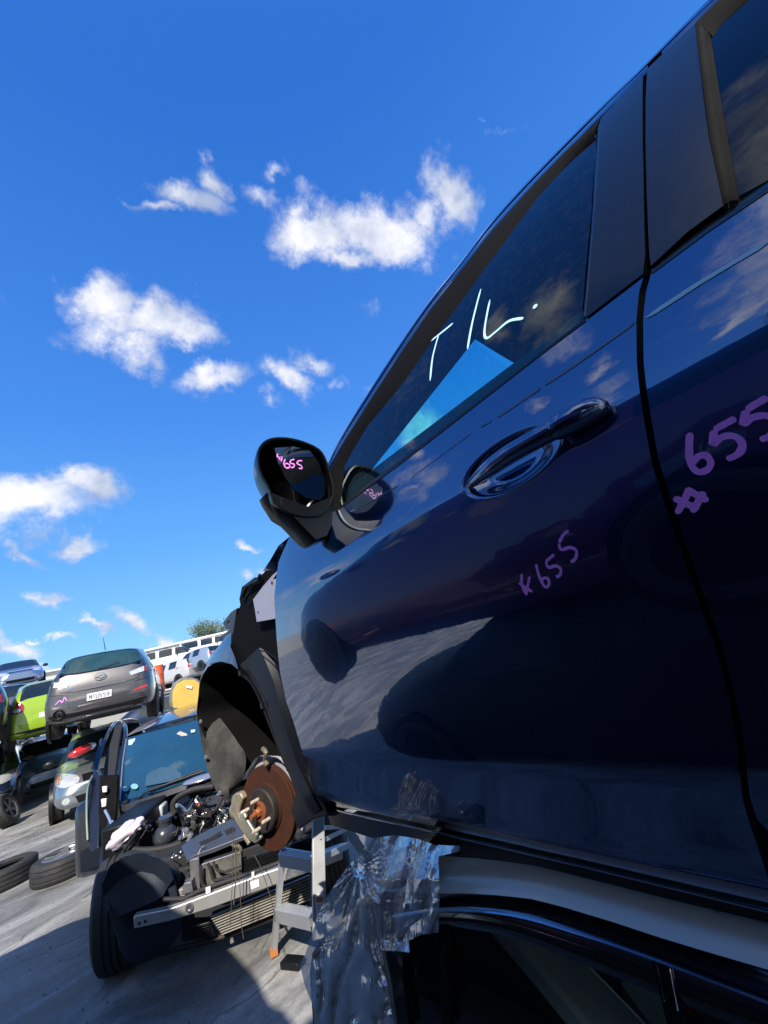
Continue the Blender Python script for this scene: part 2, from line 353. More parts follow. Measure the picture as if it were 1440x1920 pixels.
def interp(tab):
    xs = [t[0] for t in tab]; ys = [t[1] for t in tab]; n = len(xs)
    d = [(ys[i+1]-ys[i])/(xs[i+1]-xs[i]) for i in range(n-1)]
    m = [d[0]] + [(0 if d[i-1]*d[i] <= 0 else 2*d[i-1]*d[i]/(d[i-1]+d[i])) for i in range(1, n-1)] + [d[-1]]
    def f(x):
        if x <= xs[0]: return ys[0] + m[0]*(x-xs[0])
        if x >= xs[-1]: return ys[-1] + m[-1]*(x-xs[-1])
        i = 0
        while x > xs[i+1]: i += 1
        h = xs[i+1]-xs[i]; t = (x-xs[i])/h
        return (2*t**3-3*t*t+1)*ys[i] + (t**3-2*t*t+t)*h*m[i] + (-2*t**3+3*t*t)*ys[i+1] + (t**3-t*t)*h*m[i+1]
    return f
# ------------------------------------------------------------------ ground
def ground_mat():
    m = bpy.data.materials.new('concrete_yard'); m.use_nodes = True; t = m.node_tree; b = t.nodes['Principled BSDF']
    tcn = t.nodes.new('ShaderNodeTexCoord')
    def noise(s, d, r, vec=None, dist=0):
        n = t.nodes.new('ShaderNodeTexNoise'); n.inputs['Scale'].default_value = s; n.inputs['Detail'].default_value = d; n.inputs['Roughness'].default_value = r; n.inputs['Distortion'].default_value = dist
        t.links.new(vec or tcn.outputs['Object'], n.inputs['Vector']); return n.outputs['Fac']
    mp = t.nodes.new('ShaderNodeMapping'); mp.inputs['Rotation'].default_value = (0, 0, radians(18)); mp.inputs['Scale'].default_value = (.6, 1.3, 1); t.links.new(tcn.outputs['Object'], mp.inputs['Vector'])
    streak = noise(1.6, 8, .65, mp.outputs[0], .8); fine = noise(24, 8, .75); big = noise(.9, 4, .6, None, .4)
    def ramp(src, stops):
        r = t.nodes.new('ShaderNodeValToRGB'); e = r.color_ramp.elements
        while len(e) < len(stops): e.new(.5)
        for i, (p, c) in enumerate(stops): e[i].position = p; e[i].color = (*c, 1)
        t.links.new(src, r.inputs[0]); return r.outputs[0]
    base = ramp(streak, [(.36, (.17, .168, .16)), (.5, (.27, .268, .255)), (.60, (.42, .415, .39))])
    def mixc(f, a, c, mode='MIX'):
        x = t.nodes.new('ShaderNodeMix'); x.data_type = 'RGBA'; x.blend_type = mode
        if isinstance(f, (int, float)): x.inputs[0].default_value = f
        else: t.links.new(f, x.inputs[0])
        for i, v in ((6, a), (7, c)):
            if isinstance(v, tuple): x.inputs[i].default_value = (*v, 1)
            else: t.links.new(v, x.inputs[i])
        return x.outputs[2]
    c1 = mixc(.75, base, ramp(fine, [(.3, (.45, .45, .45)), (.7, (1, 1, 1))]), 'MULTIPLY')
    sp_ = ramp(noise(75, 3, .6), [(.66, (1, 1, 1)), (.72, (.35, .35, .35))]); c1 = mixc(.8, c1, sp_, 'MULTIPLY'); scf = ramp(noise(5, 10, .8, mp.outputs[0], 1.5), [(.60, (0, 0, 0)), (.70, (.7, .7, .7))]); c1 = mixc(scf, c1, (.52, .52, .50))
    spots = ramp(big, [(.60, (0, 0, 0)), (.72, (.75, .75, .75))]); c2 = mixc(spots, c1, (.055, .056, .058))
    vo = t.nodes.new('ShaderNodeTexVoronoi'); vo.feature = 'DISTANCE_TO_EDGE'; vo.inputs['Scale'].default_value = .55; wv = t.nodes.new('ShaderNodeVectorMath'); wv.operation = 'MULTIPLY_ADD'
    nn = t.nodes.new('ShaderNodeTexNoise'); nn.inputs['Scale'].default_value = 3; nn.inputs['Detail'].default_value = 6; t.links.new(tcn.outputs['Object'], nn.inputs['Vector'])
    t.links.new(nn.outputs['Color'], wv.inputs[0]); wv.inputs[1].default_value = (.35, .35, 0); t.links.new(tcn.outputs['Object'], wv.inputs[2]); t.links.new(wv.outputs[0], vo.inputs['Vector'])
    cr = ramp(vo.outputs['Distance'], [(.0, (.25, .25, .25)), (.006, (1, 1, 1))])
    c3 = mixc(.8, c2, cr, 'MULTIPLY')
    t.links.new(c3, b.inputs['Base Color'])
    t.links.new(ramp(streak, [(.3, (.35, .35, .35)), (.6, (.75, .75, .75))]), b.inputs['Roughness'])
    bp = t.nodes.new('ShaderNodeBump'); bp.inputs['Strength'].default_value = .5; bp.inputs['Distance'].default_value = .01; t.links.new(fine, bp.inputs['Height']); t.links.new(bp.outputs[0], b.inputs['Normal'])
    return m
bm = nb(); bmesh.ops.create_grid(bm, x_segments=8, y_segments=8, size=900)
g = obj('ground', bm, ground_mat(), smooth=False); g['kind'] = 'structure'

# ------------------------------------------------------------------ blue hatchback on top of the silver car
XC = 1.50                                           # its middle
XT = interp([(1.08, .80), (1.12, .75), (1.165, .70), (1.205, .665), (1.228, .648), (1.245, .639), (1.26, .634), (1.30, .617), (1.35, .594), (1.368, .586), (1.40, .581), (1.50, .567),
             (1.60, .554), (1.70, .546), (1.775, .543), (1.80, .544), (1.84, .551), (1.90, .566), (1.955, .582), (2.0, .594), (2.1, .625), (2.2, .662), (2.3, .706), (2.36, .738), (2.42, .785)])
def XB(y, z):                                       # plan curve: the side draws in towards nose and tail
    x = XT(z)
    if y > .9: x += .10*(y-.9)**2
    if y < -1.2: x += .07*(y+1.2)**2
    return x
def S(y, z): return Vector((XB(y, z), y, z))
def Sin(d): return lambda y, z: Vector((XB(y, z)+d, y, z))
def SM(d=0.): return lambda y, z: Vector((2*XC-XB(y, z)-d, y, z))
def sp(px, py, dx=0.):
    X = .6
    for _ in range(30):
        p = onx(px, py, X); X = .5*X + .5*(XB(p.y, p.z)+dx)
    return (p.y, p.z)
def spl(pts, dx=0.): return [sp(*p, dx) for p in pts]
blue = empty('blue_hatchback', 'dark blue hatchback marked 655 on its doors, stacked on the silver car, front wing missing', 'car', (XC, 0, 1.08))
def bpart(name, bm, m, parent=None, **k): return obj(name, bm, m, parent or blue, world=True, **k)
# --- front door
gapL = [(1207, 517), (1198, 548), (1193, 600), (1194, 680), (1203, 760), (1222, 868), (1250, 958), (1282, 1048), (1310, 1128), (1340, 1208), (1362, 1288), (1378, 1370), (1387, 1440), (1393, 1500), (1404, 1540), (1430, 1585)]
gapR = [(1221, 512), (1211, 548), (1206, 600), (1207, 680), (1217, 760), (1235, 862), (1262, 950), (1293, 1040), (1322, 1120), (1351, 1200), (1374, 1282), (1391, 1368), (1400, 1440), (1407, 1498), (1420, 1536), (1448, 1580)]
belt = [(1207, 517), (1100, 598), (1000, 674), (900, 752), (760, 861), (680, 920), (632, 957)]
frontE = [(556, 985), (545, 1002), (533, 1028), (522, 1055), (516, 1103), (516, 1150), (519, 1200), (525, 1259), (537, 1316), (550, 1353), (566, 1406), (580, 1457), (592, 1488), (604, 1506)]
botE = [(700, 1524), (900, 1568), (1100, 1613), (1300, 1660), (1460, 1697)]
gy = spl(gapL); by = spl(botE); fy = spl(frontE)
D0 = sp(1050, 815); D1 = sp(868, 916)               # ends of the handle bowl
dc = ((D0[0]+D1[0])/2, (D0[1]+D1[1])/2); dl = hypot(D0[0]-D1[0], D0[1]-D1[1])/2; du = ((D0[0]-D1[0])/2/dl, (D0[1]-D1[1])/2/dl)
def dish(y, z):
    a = ((y-dc[0])*du[0] + (z-dc[1])*du[1])/(dl*1.03); b = (-(y-dc[0])*du[1] + (z-dc[1])*du[0])/.043
    r = sqrt(a*a+b*b)
    if r >= 1: return 0
    t = min(1, (1-r)/.55); return .022*t*t*(3-2*t)
def Sdoor(y, z): return Vector((XB(y, z)+dish(y, z), y, z))
doorpts = spl(belt) + fy + by
doorpts = doorpts + list(reversed(gy[1:-1]))
# keep the bottom run short of the gap
yb = gy[-2][0]; doorpts = [p for p in doorpts if not (p in by and p[0] < yb+.004)]
bm = patch(doorpts, Sdoor, step=.012, thick=.02, fine=(min(D0[0], D1[0])-.02, max(D0[0], D1[0])+.02, dc[1]-.06, dc[1]+.06, .0035))
door = bpart('front_door', bm, BLUE, angle=35)
# handle
def h3(px, py, o): y, z = sp(px, py, -o); return Vector((XB(y, z)-o, y, z))
bm = nb()
hp = [h3(876, 913, .002), h3(905, 888, .016), h3(950, 855, .027), h3(1000, 826, .031), h3(1036, 806, .030)]
tube(bm, smooth_pts(hp, 6), .01, 14, rr=[.003 + .0112*min(1, (i/9)**.7) for i in range(25)])
hb = [h3(1034, 807, .029), h3(1060, 793, .027), h3(1092, 777, .022), h3(1120, 766, .014), h3(1136, 762, .004)]
tube(bm, smooth_pts(hb, 6), .014, 16, rr=[.0142, .0158, .0168, .0175, .018, .0182, .0184, .0185, .0185, .0185, .0184, .0182, .018, .0178, .0175, .017, .0165, .016, .015, .014, .0125, .011, .009, .006, .003])
hd = bpart('door_handle', bm, BLUE, door, angle=60)
bm = nb(); p = h3(1029, 812, .043); lathe(bm, [(.0, .0015), (.0048, .0015), (.0055, 0)], p, (-1, -.15, -.05), 16); bpart('keyhole', bm, BLACKPL, hd)
bm = nb()
lip = []
for k in range(41):
    a = 2*pi*k/40; u = dl*1.03*cos(a); v = .043*sin(a); y = dc[0]+u*du[0]-v*du[1]; z = dc[1]+u*du[1]+v*du[0]; lip.append(Vector((XB(y, z)-.0004, y, z)))
tube(bm, lip, .0007, 6, caps=False); bpart('handle_bowl_rim', bm, BLUE, door)
# glass
gl = [(630, 960), (634, 905), (640, 868), (685, 796), (749, 719), (835, 595), (900, 511), (1000, 371), (1060, 300), (1106, 254), (1117, 252), (1119, 262), (1109, 400), (1094, 560), (1089, 602), (1000, 677), (900, 756), (760, 864)]
Sg = Sin(.010)
gw = bpart('window_glass', patch(spl(gl, .010), Sg, step=.03, thick=0), TINT, door)
# weather seal round the pane: ribbon between the pane's rim and the door frame
def ribbon(c1, c2, off1, off2, bulge, n=4, mi=0, bm=None):
    bm = bm or nb(); rows = []
    for (y1, z1), (y2, z2) in zip(c1, c2):
        row = []
        for k in range(n+1):
            t = k/n; y = y1+(y2-y1)*t; z = z1+(z2-z1)*t
            row.append(bm.verts.new(Vector((XB(y, z) + off1+(off2-off1)*t - bulge*sin(pi*t), y, z))))
        rows.append(row)
    for a, b in zip(rows[:-1], rows[1:]):
        for k in range(n): bm.faces.new((a[k], a[k+1], b[k+1], b[k]))
    return bm
def resample(px, n):
    P = [Vector(p) for p in px]; L = [0]
    for a, b in zip(P[:-1], P[1:]): L.append(L[-1]+(b-a).length)
    out = []
    for k in range(n):
        s = L[-1]*k/(n-1); i = 0
        while i < len(P)-2 and s > L[i+1]: i += 1
        t = (s-L[i])/max(1e-9, L[i+1]-L[i]); out.append(tuple(P[i].lerp(P[i+1], t)))
    return out
A = smooth_pts([Vector((x, y)) for x, y in [(1420, -88), (1325, 0), (1216, 109), (1125, 196), (1000, 322), (925, 405), (870, 478), (805, 562), (749, 643), (685, 742), (640, 815), (612, 872), (585, 935), (566, 985)]], 4)
A = [(p.x, p.y) for p in A]
def offA(dy, frm=0, to=None, dx=0): return [(x+dx, y+dy) for x, y in A[frm:to]]
ext = [(-2.55, 1.98), (-2.3, 2.12), (-1.9, 2.24), (-1.4, 2.305), (-.9, 2.335), (-.5, 2.345)]
def withext(px, dx, dz): return [(y, z+dz) for y, z in ext] + spl(px, dx)
nA = len(A)
cA = withext(A, 0, 0); c8 = withext(offA(8), 0, -.010); c12 = withext(offA(12), 0, -.016); c23 = withext(offA(23), 0, -.030)
bpart('roof_side_rail', ribbon(cA, c8, .004, .0, .003), BLUE)
bpart('drip_groove', ribbon(c8, c12, .012, .012, 0, 1), MATTBLK)
fi = 6                                                # the door frame stops at the rear door's gap
ix = min(range(len(c12)), key=lambda i: abs(c12[i][0]-sp(1210, 122)[0]))
bpart('window_frame', ribbon(c12[ix:-5], c23[ix:-5], .002, .0, .005), BLUE, door)
sealO = [(1128, 222), (1060, 284), (1000, 345), (925, 428), (870, 501), (805, 585), (749, 667), (685, 766), (640, 838), (622, 880), (616, 920), (614, 962)]
sealI = [(1112, 254), (1060, 305), (1000, 374), (925, 476), (870, 551), (805, 641), (749, 722), (685, 799), (644, 868), (640, 893), (638, 925), (632, 958)]
bpart('window_seal', ribbon(spl(resample(sealO, 50)), spl(resample(sealI, 50), .004), -.002, .010, .004, 6), DEEPBLK, door)
so_ = [(1128, 222), (1122, 330), (1110, 470), (1100, 592)]; si_ = [(1114, 252), (1106, 400), (1092, 560), (1086, 600)]
bpart('window_seal', ribbon(spl(resample(so_, 12)), spl(resample(si_, 12)), -.002, .008, .002, 3), MATTBLK, door)
bo = [(1100, 602), (1000, 677), (900, 755), (760, 864), (680, 923), (630, 960)]; bi = [(1087, 596), (1000, 665), (900, 742), (760, 850), (680, 910), (634, 948)]
bpart('belt_moulding', ribbon(spl(resample(bo, 30)), spl(resample(bi, 30)), -.001, .009, .003, 3), BLACKPL, door)
pil = [(1207, 142), (1165, 183), (1129, 223), (1123, 330), (1111, 470), (1101, 596), (1207, 515), (1211, 480), (1208, 330), (1206, 220)]
bpart('pillar_trim', patch(spl(pil), Sin(-.003), step=.03, thick=.012), MATTBLK, door)
# --- rear door
yR = -1.02
def on_line(px1, px2, y):
    a, b = sp(*px1), sp(*px2); t = (y-a[0])/(b[0]-a[0]); return (y, a[1]+t*(b[1]-a[1]))
gr = spl(gapR); rdp = list(reversed(gr[:-1])) + [sp(1330, 432), sp(1440, 360), (-.35, 1.975), (-.7, 1.99), (yR, 2.0), (yR-.06, 1.80), (yR-.02, 1.62), (-.86, 1.48), (-.80, 1.33), (-.78, 1.262)]
yy = sp(1420, 1536); rdp += [(.0, sp(1440, 1692)[1]+.004), (yy[0]-.03, sp(1440, 1692)[1]+.004)]
rd = bpart('rear_door', patch(rdp, S, step=.014, thick=.02), BLUE, angle=35)
rg = [(1322, 62), (1334, 40), (1348, 22), (1400, -28)]
rgl = spl(rg, .01) + [(-.35, 2.315), (-.7, 2.30), (-.86, 2.26), (-.93, 2.15), (-.96, 2.02), (-.35, 1.998)] + spl([(1440, 338), (1384, 368), (1366, 260), (1344, 150)], .01)
bpart('window_glass', patch(rgl, Sin(.010), step=.04, thick=0), DARKGL, rd)
rp = [(1215, 131), (1260, 88), (1304, 47), (1312, 120), (1330, 260), (1357, 388), (1290, 437), (1222, 500), (1219, 480), (1213, 330)]
bpart('pillar_trim', patch(spl(rp), Sin(-.003), step=.03, thick=.012), MATTBLK, rd)
a_ = [(1304, 46), (1314, 130), (1332, 265), (1358, 388)]; b_ = [(1330, 58), (1344, 150), (1364, 262), (1384, 368)]
bpart('window_seal', ribbon(spl(resample(a_, 16)), spl(resample(b_, 16)), -.003, .009, .005, 6), DEEPBLK, rd)
a_ = spl([(1304, 46), (1345, 6), (1420, -60)]) + [(-.5, 2.325), (-.9, 2.30), (-1.0, 2.2), (-1.03, 2.02)]; b_ = spl([(1334, 58), (1352, 30), (1420, -34)]) + [(-.5, 2.30), (-.86, 2.27), (-.93, 2.18), (-.95, 2.02)]
bpart('window_seal', ribbon(a_, b_, -.003, .010, .004, 5), DEEPBLK, rd)
a_ = spl([(1222, 514), (1330, 434), (1440, 360)]) + [(-.5, 1.980), (yR, 2.0)]; b_ = spl([(1220, 496), (1330, 410), (1440, 335)]) + [(-.5, 1.998), (yR, 2.02)]
bpart('belt_moulding', ribbon(a_, b_, -.001, .006, .002, 3), MATTBLK, rd)
bpart('window_frame', ribbon(c12[1:ix], c23[1:ix], .002, .0, .005), BLUE, rd)
# --- quarter panel and tail, out of the picture behind the rear door
q = [(yR-.01, 2.0), (-1.7, 2.03), (-2.35, 2.0), (-2.42, 1.7), (-2.38, 1.35), (-2.25, 1.22), (-1.98, 1.22), (-1.95, 1.35), (-1.82, 1.52), (-1.62, 1.60), (-1.42, 1.58), (-1.22, 1.47), (-1.12, 1.30), (-1.10, 1.18), (-.79, 1.18), (-.795, 1.262), (-.815, 1.33), (-.875, 1.48), (yR-.035, 1.62), (yR-.075, 1.80)]
bpart('quarter_panel', patch(q, S, step=.05, thick=.02), BLUE)
q = [(-1.04, 2.03), (-1.04, 2.2), (-1.0, 2.30), (-1.4, 2.28), (-1.9, 2.2), (-2.3, 2.07), (-2.35, 2.01)]
bpart('pillar_cover', patch(q, Sin(.0), step=.06, thick=.01), MATTBLK)
# --- sill with its bright bead and the turned-under lower panel
s1 = [(610, 1512), (700, 1531), (900, 1575), (1100, 1620), (1300, 1667), (1440, 1700)]; s2 = [(608, 1518), (700, 1537), (900, 1581), (1100, 1627), (1300, 1675), (1440, 1709)]
c1 = spl(s1) + [(-.3, 1.234), (-.78, 1.234)]; c2 = spl(s2) + [(-.3, 1.228), (-.78, 1.228)]
bpart('sill_trim', ribbon(c1, c2, -.003, .0, .005, 4), mat('blue_grey_bead', (.16, .27, .45), .12, .9, coat=1), angle=80)
sl_ = [sp(608, 1518), (.95, sp(700, 1537)[1]), (.7, 1.229), (.4, 1.231), (.2, 1.232), (-.3, 1.228), (-1.1, 1.228), (-1.1, 1.10), (-.3, 1.10), (.9, 1.10), (1.10, 1.13)]
c3 = [(y, min(z, 1.2)-.0) for y, z in c2]
rowz = [0, .012, .025, .04, .052, .058]
bm = nb(); rows = []
for (y, z) in c2 + [(-1.1, 1.228)]:
    rows.append([bm.verts.new(Vector((XB(y, z)+.004+.12*d+(.22 if d > .055 else 0), y, z-d))) for d in rowz])
for a, b in zip(rows[:-1], rows[1:]):
    for k in range(5): bm.faces.new((a[k], a[k+1], b[k+1], b[k]))
bpart('sill_panel', bm, mat('dull_navy_sill', (.004, .007, .016), .4, spec=.4, coat=.3, coatr=.2, var=.3))
# --- inner jamb, dark, behind the gaps
jb = [(1.14, 1.20), (1.16, 1.98), (.95, 2.0), (0, 1.99), (-1.0, 2.0), (-1.06, 1.8), (-.9, 1.25)]
bpart('door_jamb', patch(jb, Sin(.028), step=.08, thick=0), BLACKPL)
jb2 = [(.045, 2.0), (.03, 2.31), (-.05, 2.33), (-.14, 2.32), (-.06, 2.0)]
bpart('pillar_inner', patch(jb2, Sin(.03), step=.08, thick=0), DARKINT)
# --- far side: mirrored plates
fd = [(.12, 1.96), (1.16, 1.93), (1.2, 1.6), (1.16, 1.26), (-.78, 1.26), (-1.0, 1.6), (-1.08, 1.8), (-1.04, 2.0)]
bpart('far_side_panel', patch(fd, SM(0), step=.08, thick=.02, inward=(-1, 0, 0)), BLUE)
bpart('quarter_panel', patch([(a, b) for a, b in [(-1.04, 2.0), (-2.35, 2.0), (-2.42, 1.7), (-2.38, 1.35), (-2.25, 1.22), (-1.98, 1.22), (-1.82, 1.52), (-1.62, 1.60), (-1.42, 1.58), (-1.22, 1.47), (-1.10, 1.18), (-.79, 1.18), (-1.0, 1.6), (-1.08, 1.8)]], SM(0), step=.08, thick=.02, inward=(-1, 0, 0)), BLUE)
bpart('sill_panel', patch([(1.1, 1.26), (-1.1, 1.26), (-1.1, 1.1), (1.1, 1.1)], SM(0), step=.05, thick=0), BLUE)
fg = [(.95, 1.97), (.55, 2.24), (.3, 2.31), (.0, 2.33), (-.5, 2.33), (-.95, 2.29), (-1.4, 2.25), (-1.9, 2.16), (-2.2, 2.03)]
bpart('side_glass', patch(fg, SM(.005), step=.08, thick=0), DARKGL)
# --- roof, windscreen, tail
def edge_at(y):
    pts = sorted(cA)
    for a, b in zip(pts[:-1], pts[1:]):
        if a[0] <= y <= b[0]:
            t = (y-a[0])/max(1e-9, b[0]-a[0]); return a[1]+t*(b[1]-a[1])
    return pts[-1][1] if y > pts[-1][0] else pts[0][1]
YH = .455                                             # windscreen header
bm = nb(); rows = []
for i in range(26):
    y = YH - (YH+2.3)*i/25; ze = edge_at(y); xe = XB(y, ze)+.004; row = []
    for k in range(17):
        t = k/16; x = xe + (2*XC-2*xe)*t; row.append(bm.verts.new((x, y - .0 + (.08*sin(pi*t) if i == 0 else 0), ze + (.075 if y < .3 else .075-.0*(y)) * (1-(2*t-1)**2)**.8)))
    rows.append(row)
for a, b in zip(rows[:-1], rows[1:]):
    for k in range(16): bm.faces.new((a[k], a[k+1], b[k+1], b[k]))
bpart('roof', bm, BLUE)
bm = nb()
for a, b in zip([.0, .2, .4, .6, .8], [.2, .4, .6, .8, 1.]): pass
rw = []
for i in range(12):
    y = .46-2.7*i/11; ze = edge_at(y)-.035; xe = XB(y, ze)+.03
    rw.append([bm.verts.new((xe+(2*XC-2*xe)*k/8, y, ze+.05*(1-(2*k/8-1)**2))) for k in range(9)])
for a, b in zip(rw[:-1], rw[1:]):
    for k in range(8): bm.faces.new((a[k], a[k+1], b[k+1], b[k]))
bpart('headliner', bm, DARKINT)
# pillar trims beside the windscreen (near and far), inner edge line measured from header to foot
for sgn in (0, 1):
    bm = nb(); top = []; 
    for i in range(14):
        t = i/13; y = YH-.02 + (1.30-YH)*t; ze = edge_at(y) if y < 1.19 else edge_at(1.19)-.02-(y-1.19)*.3
        o = Vector((XB(y, ze)+.006, y, ze)); inn = Vector((.965-.295*t, y+.03, 2.395-.47*t+.02*sin(pi*t)))
        if sgn: o.x = 2*XC-o.x; inn.x = 2*XC-inn.x
        top.append((bm.verts.new(o), bm.verts.new(o.lerp(inn, .5)+Vector((0, 0, .006))), bm.verts.new(inn)))
    for a, b in zip(top[:-1], top[1:]):
        for k in range(2): bm.faces.new((a[k], a[k+1], b[k+1], b[k]))
    bpart('windscreen_pillar', bm, BLUE)
    bm = nb(); rws = []
    for i in range(14):
        t = i/13; y = YH-.02+(1.28-YH)*t; ze = (edge_at(y) if y < 1.19 else edge_at(1.19)-.02-(y-1.19)*.3)-.012
        o = Vector((XB(y, ze)+.03, y, ze-.03)); inn = Vector((.975-.295*t, y+.01, 2.37-.47*t))
        if sgn: o.x = 2*XC-o.x; inn.x = 2*XC-inn.x
        rws.append((bm.verts.new(o), bm.verts.new(inn)))
    for a, b in zip(rws[:-1], rws[1:]): bm.faces.new((a[0], a[1], b[1], b[0]))
    bpart('pillar_inner', bm, DARKINT)
bm = nb(); rows = []
for i in range(9):
    t = i/8; y = YH+.02+.90*t; z = 2.40-.49*t+.03*sin(pi*t); x0 = .945-.29*t; 
    rows.append([bm.verts.new((x0+(2*XC-2*x0)*k/12, y+(.08+.12*t)*(1-(2*k/12-1)**2), z+.02*(1-t)*(1-(2*k/12-1)**2))) for k in range(13)])
for a, b in zip(rows[:-1], rows[1:]):
    for k in range(12): bm.faces.new((a[k], a[k+1], b[k+1], b[k]))
bpart('windscreen', bm, CLEARGL)
bm = nb(); box(bm, (XC, 1.15, 1.80), (1.5, .5, .2)); box(bm, (XC, 1.0, 1.5), (1.55, .1, .6)); bpart('dashboard', bm, DARKINT, bevel=.03)
bm = nb(); lathe(bm, [(.17+.013*cos(a*pi/4), .013*sin(a*pi/4)) for a in range(8)], (1.9, .78, 1.92), (0, -1, .45), 28, close=True); box(bm, (1.9, .8, 1.9), (.3, .02, .06)); bpart('steering_wheel', bm, BLACKPL)
for x in (1.08, 1.92):
    bm = nb(); box(bm, (x, .05, 1.72), (.46, .14, .62), Matrix.Rotation(radians(12), 3, 'X')); box(bm, (x, .32, 1.45), (.48, .5, .16)); box(bm, (x, -.03, 2.13), (.24, .09, .17)); bpart('seat', bm, DARKINT, bevel=.04)
bm = nb(); box(bm, (XC, -.3, 1.275), (1.6, 2.9, .04)); box(bm, (XC, -.2, 1.25), (1.0, 2.6, .03))
box(bm, (XC, -1.0, 1.6), (1.45, .12, .8)); bpart('floor_pan', bm, BLACKPL)
bm = nb(); box(bm, (XC, -2.36, 1.62), (1.5, .1, .78)); box(bm, (XC, -2.44, 1.42), (1.62, .12, .34)); bpart('tailgate', bm, BLUE, bevel=.04)
bm = nb(); poly(bm, [(.86, -2.34, 2.0), (2.14, -2.34, 2.0), (2.05, -2.29, 2.2), (.95, -2.29, 2.2)]); bpart('rear_screen', bm, DARKGL)

# --- writing
bm = nb()
for st in ([(797, 648), (824, 627), (850, 606)], [(823, 628), (812, 668), (807, 714)], [(902, 542), (886, 605), (877, 655)], [(919, 562), (909, 618), (913, 634), (930, 622), (955, 602), (982, 597)]):
    stroke(bm, spl(st, .010), .0050, Sg, .0008)
lathe(bm, [(0, .0004), (.0042, .0004), (.0044, 0)], Sg(*sp(1004, 575, .010))+Vector((-.001, 0, 0)), (-1, 0, .3), 12)
bpart('pen_marking', bm, CHALK, door)
def z2(l): return [(820+x/2.3226, 700+y/2.3226) for x, y in l]
bm = nb()
for st in ([(368, 872), (370, 925), (392, 966)], [(403, 884), (394, 925), (388, 962)], [(355, 912), (385, 932), (415, 952)], [(362, 905), (372, 892)],
           [(430, 830), (440, 870), (455, 908), (474, 932), (487, 916), (480, 893), (462, 893), (455, 908)],
           [(510, 788), (472, 820)], [(473, 820), (484, 845), (515, 838), (538, 852), (534, 878), (518, 887)],
           [(572, 685), (548, 705), (531, 738)], [(530, 742), (541, 768), (578, 758), (606, 772), (602, 806), (582, 822)]):
    stroke(bm, spl(z2(st)), .0042, S, .0005)
bpart('pen_marking', bm, MAG, door)
bm = nb()
for st in ([(1100, 258), (1097, 330), (1104, 395), (1135, 429), (1175, 420), (1191, 388), (1168, 357), (1132, 366), (1112, 398)],
           [(1300, 195), (1250, 222), (1205, 246)], [(1205, 246), (1198, 315)], [(1198, 316), (1240, 278), (1296, 275), (1328, 308), (1312, 350), (1260, 375)],
           [(1440, 104), (1390, 132), (1345, 160)], [(1345, 160), (1330, 228)], [(1330, 228), (1375, 192), (1440, 186), (1470, 215), (1455, 268), (1405, 290)],
           [(1100, 497), (1075, 555), (1043, 612)], [(1160, 515), (1136, 560), (1110, 606)], [(1030, 541), (1080, 566), (1140, 590)], [(1088, 506), (1130, 530), (1180, 556)]):
    stroke(bm, spl(z2(st)), .0066, S, .0005)
bpart('pen_marking', bm, MAG, rd)
bm = nb()
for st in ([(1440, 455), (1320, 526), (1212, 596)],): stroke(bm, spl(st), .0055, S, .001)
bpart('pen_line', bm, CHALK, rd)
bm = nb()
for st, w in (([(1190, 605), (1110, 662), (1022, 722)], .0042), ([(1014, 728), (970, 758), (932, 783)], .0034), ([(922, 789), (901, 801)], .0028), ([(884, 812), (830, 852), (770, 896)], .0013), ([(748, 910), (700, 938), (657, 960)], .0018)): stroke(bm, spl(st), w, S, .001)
bpart('pen_line', bm, mat('dull_pen_line', (.13, .24, .36), .45), door)  # duller tone than the same pen line on the rear door

# --- wing mirror
YM = .80
def m3(px, py, y): d = ray(px, py); return CO + d*(y/d.y)
mir = [(508, 823), (490, 832), (481, 848), (480, 868), (486, 892), (499, 914), (510, 939), (528, 957), (550, 968), (578, 972), (603, 968), (620, 948), (626, 925), (622, 900), (612, 866), (598, 844), (567, 829), (535, 822)]
ring0 = smooth_pts([m3(*p, YM) for p in mir], 3, True); cen = sum(ring0, Vector())/len(ring0)
bm = nb(); RR = []
for (s, dy) in ((.91, .004), (.935, -.007), (.985, -.008), (1., 0), (.985, .03), (.93, .06), (.82, .085), (.62, .105), (.3, .115)):
    RR.append([bm.verts.new(cen + (p-cen)*s + Vector((.02*dy/.1, dy, 0))) for p in ring0])
for a, b in zip(RR[:-1], RR[1:]):
    n = len(a)
    for k in range(n): bm.faces.new((a[k], a[(k+1) % n], b[(k+1) % n], b[k]))
bm.faces.new(RR[-1])
arm = [(502, 922), (524, 955), (546, 969), (570, 994), (592, 1016), (614, 1008), (634, 964), (627, 928), (575, 950)]
a0 = [m3(*p, YM+.0) for p in arm]; ff = []
for (s, dy) in ((.93, -.004), (1, .006), (1, .05), (.85, .07)):
    cc = sum(a0, Vector())/len(a0); ff.append([bm.verts.new(cc+(p-cc)*s+Vector((0, dy, 0))) for p in a0])
for a, b in zip(ff[:-1], ff[1:]):
    for k in range(9): bm.faces.new((a[k], a[(k+1) % 9], b[(k+1) % 9], b[k]))
bm.faces.new(ff[0]); bm.faces.new(ff[-1])
wm = bpart('wing_mirror', bm, mat('gloss_black_shell', (.003, .003, .004), .3, coat=.3, var=.2, spec=.3), angle=50)
mg = [(515, 840), (550, 837), (580, 844), (597, 866), (607, 894), (610, 928), (600, 938), (574, 934), (550, 916), (534, 894), (520, 864)]
gpl = [m3(*p, YM-.002) for p in mg]
bm = nb(); poly(bm, gpl, .002, (0, 1, 0)); 
mgo = bpart('mirror_glass', bm, mat('mirror_silver', (.10, .13, .16), .04, 1.0, var=.05), wm, smooth=False)
def z4(l): return [(450+x/4.114, 800+y/4.114) for x, y in l]
def Smir(a, b): return Vector((a, YM-.0035, b))
bm = nb()
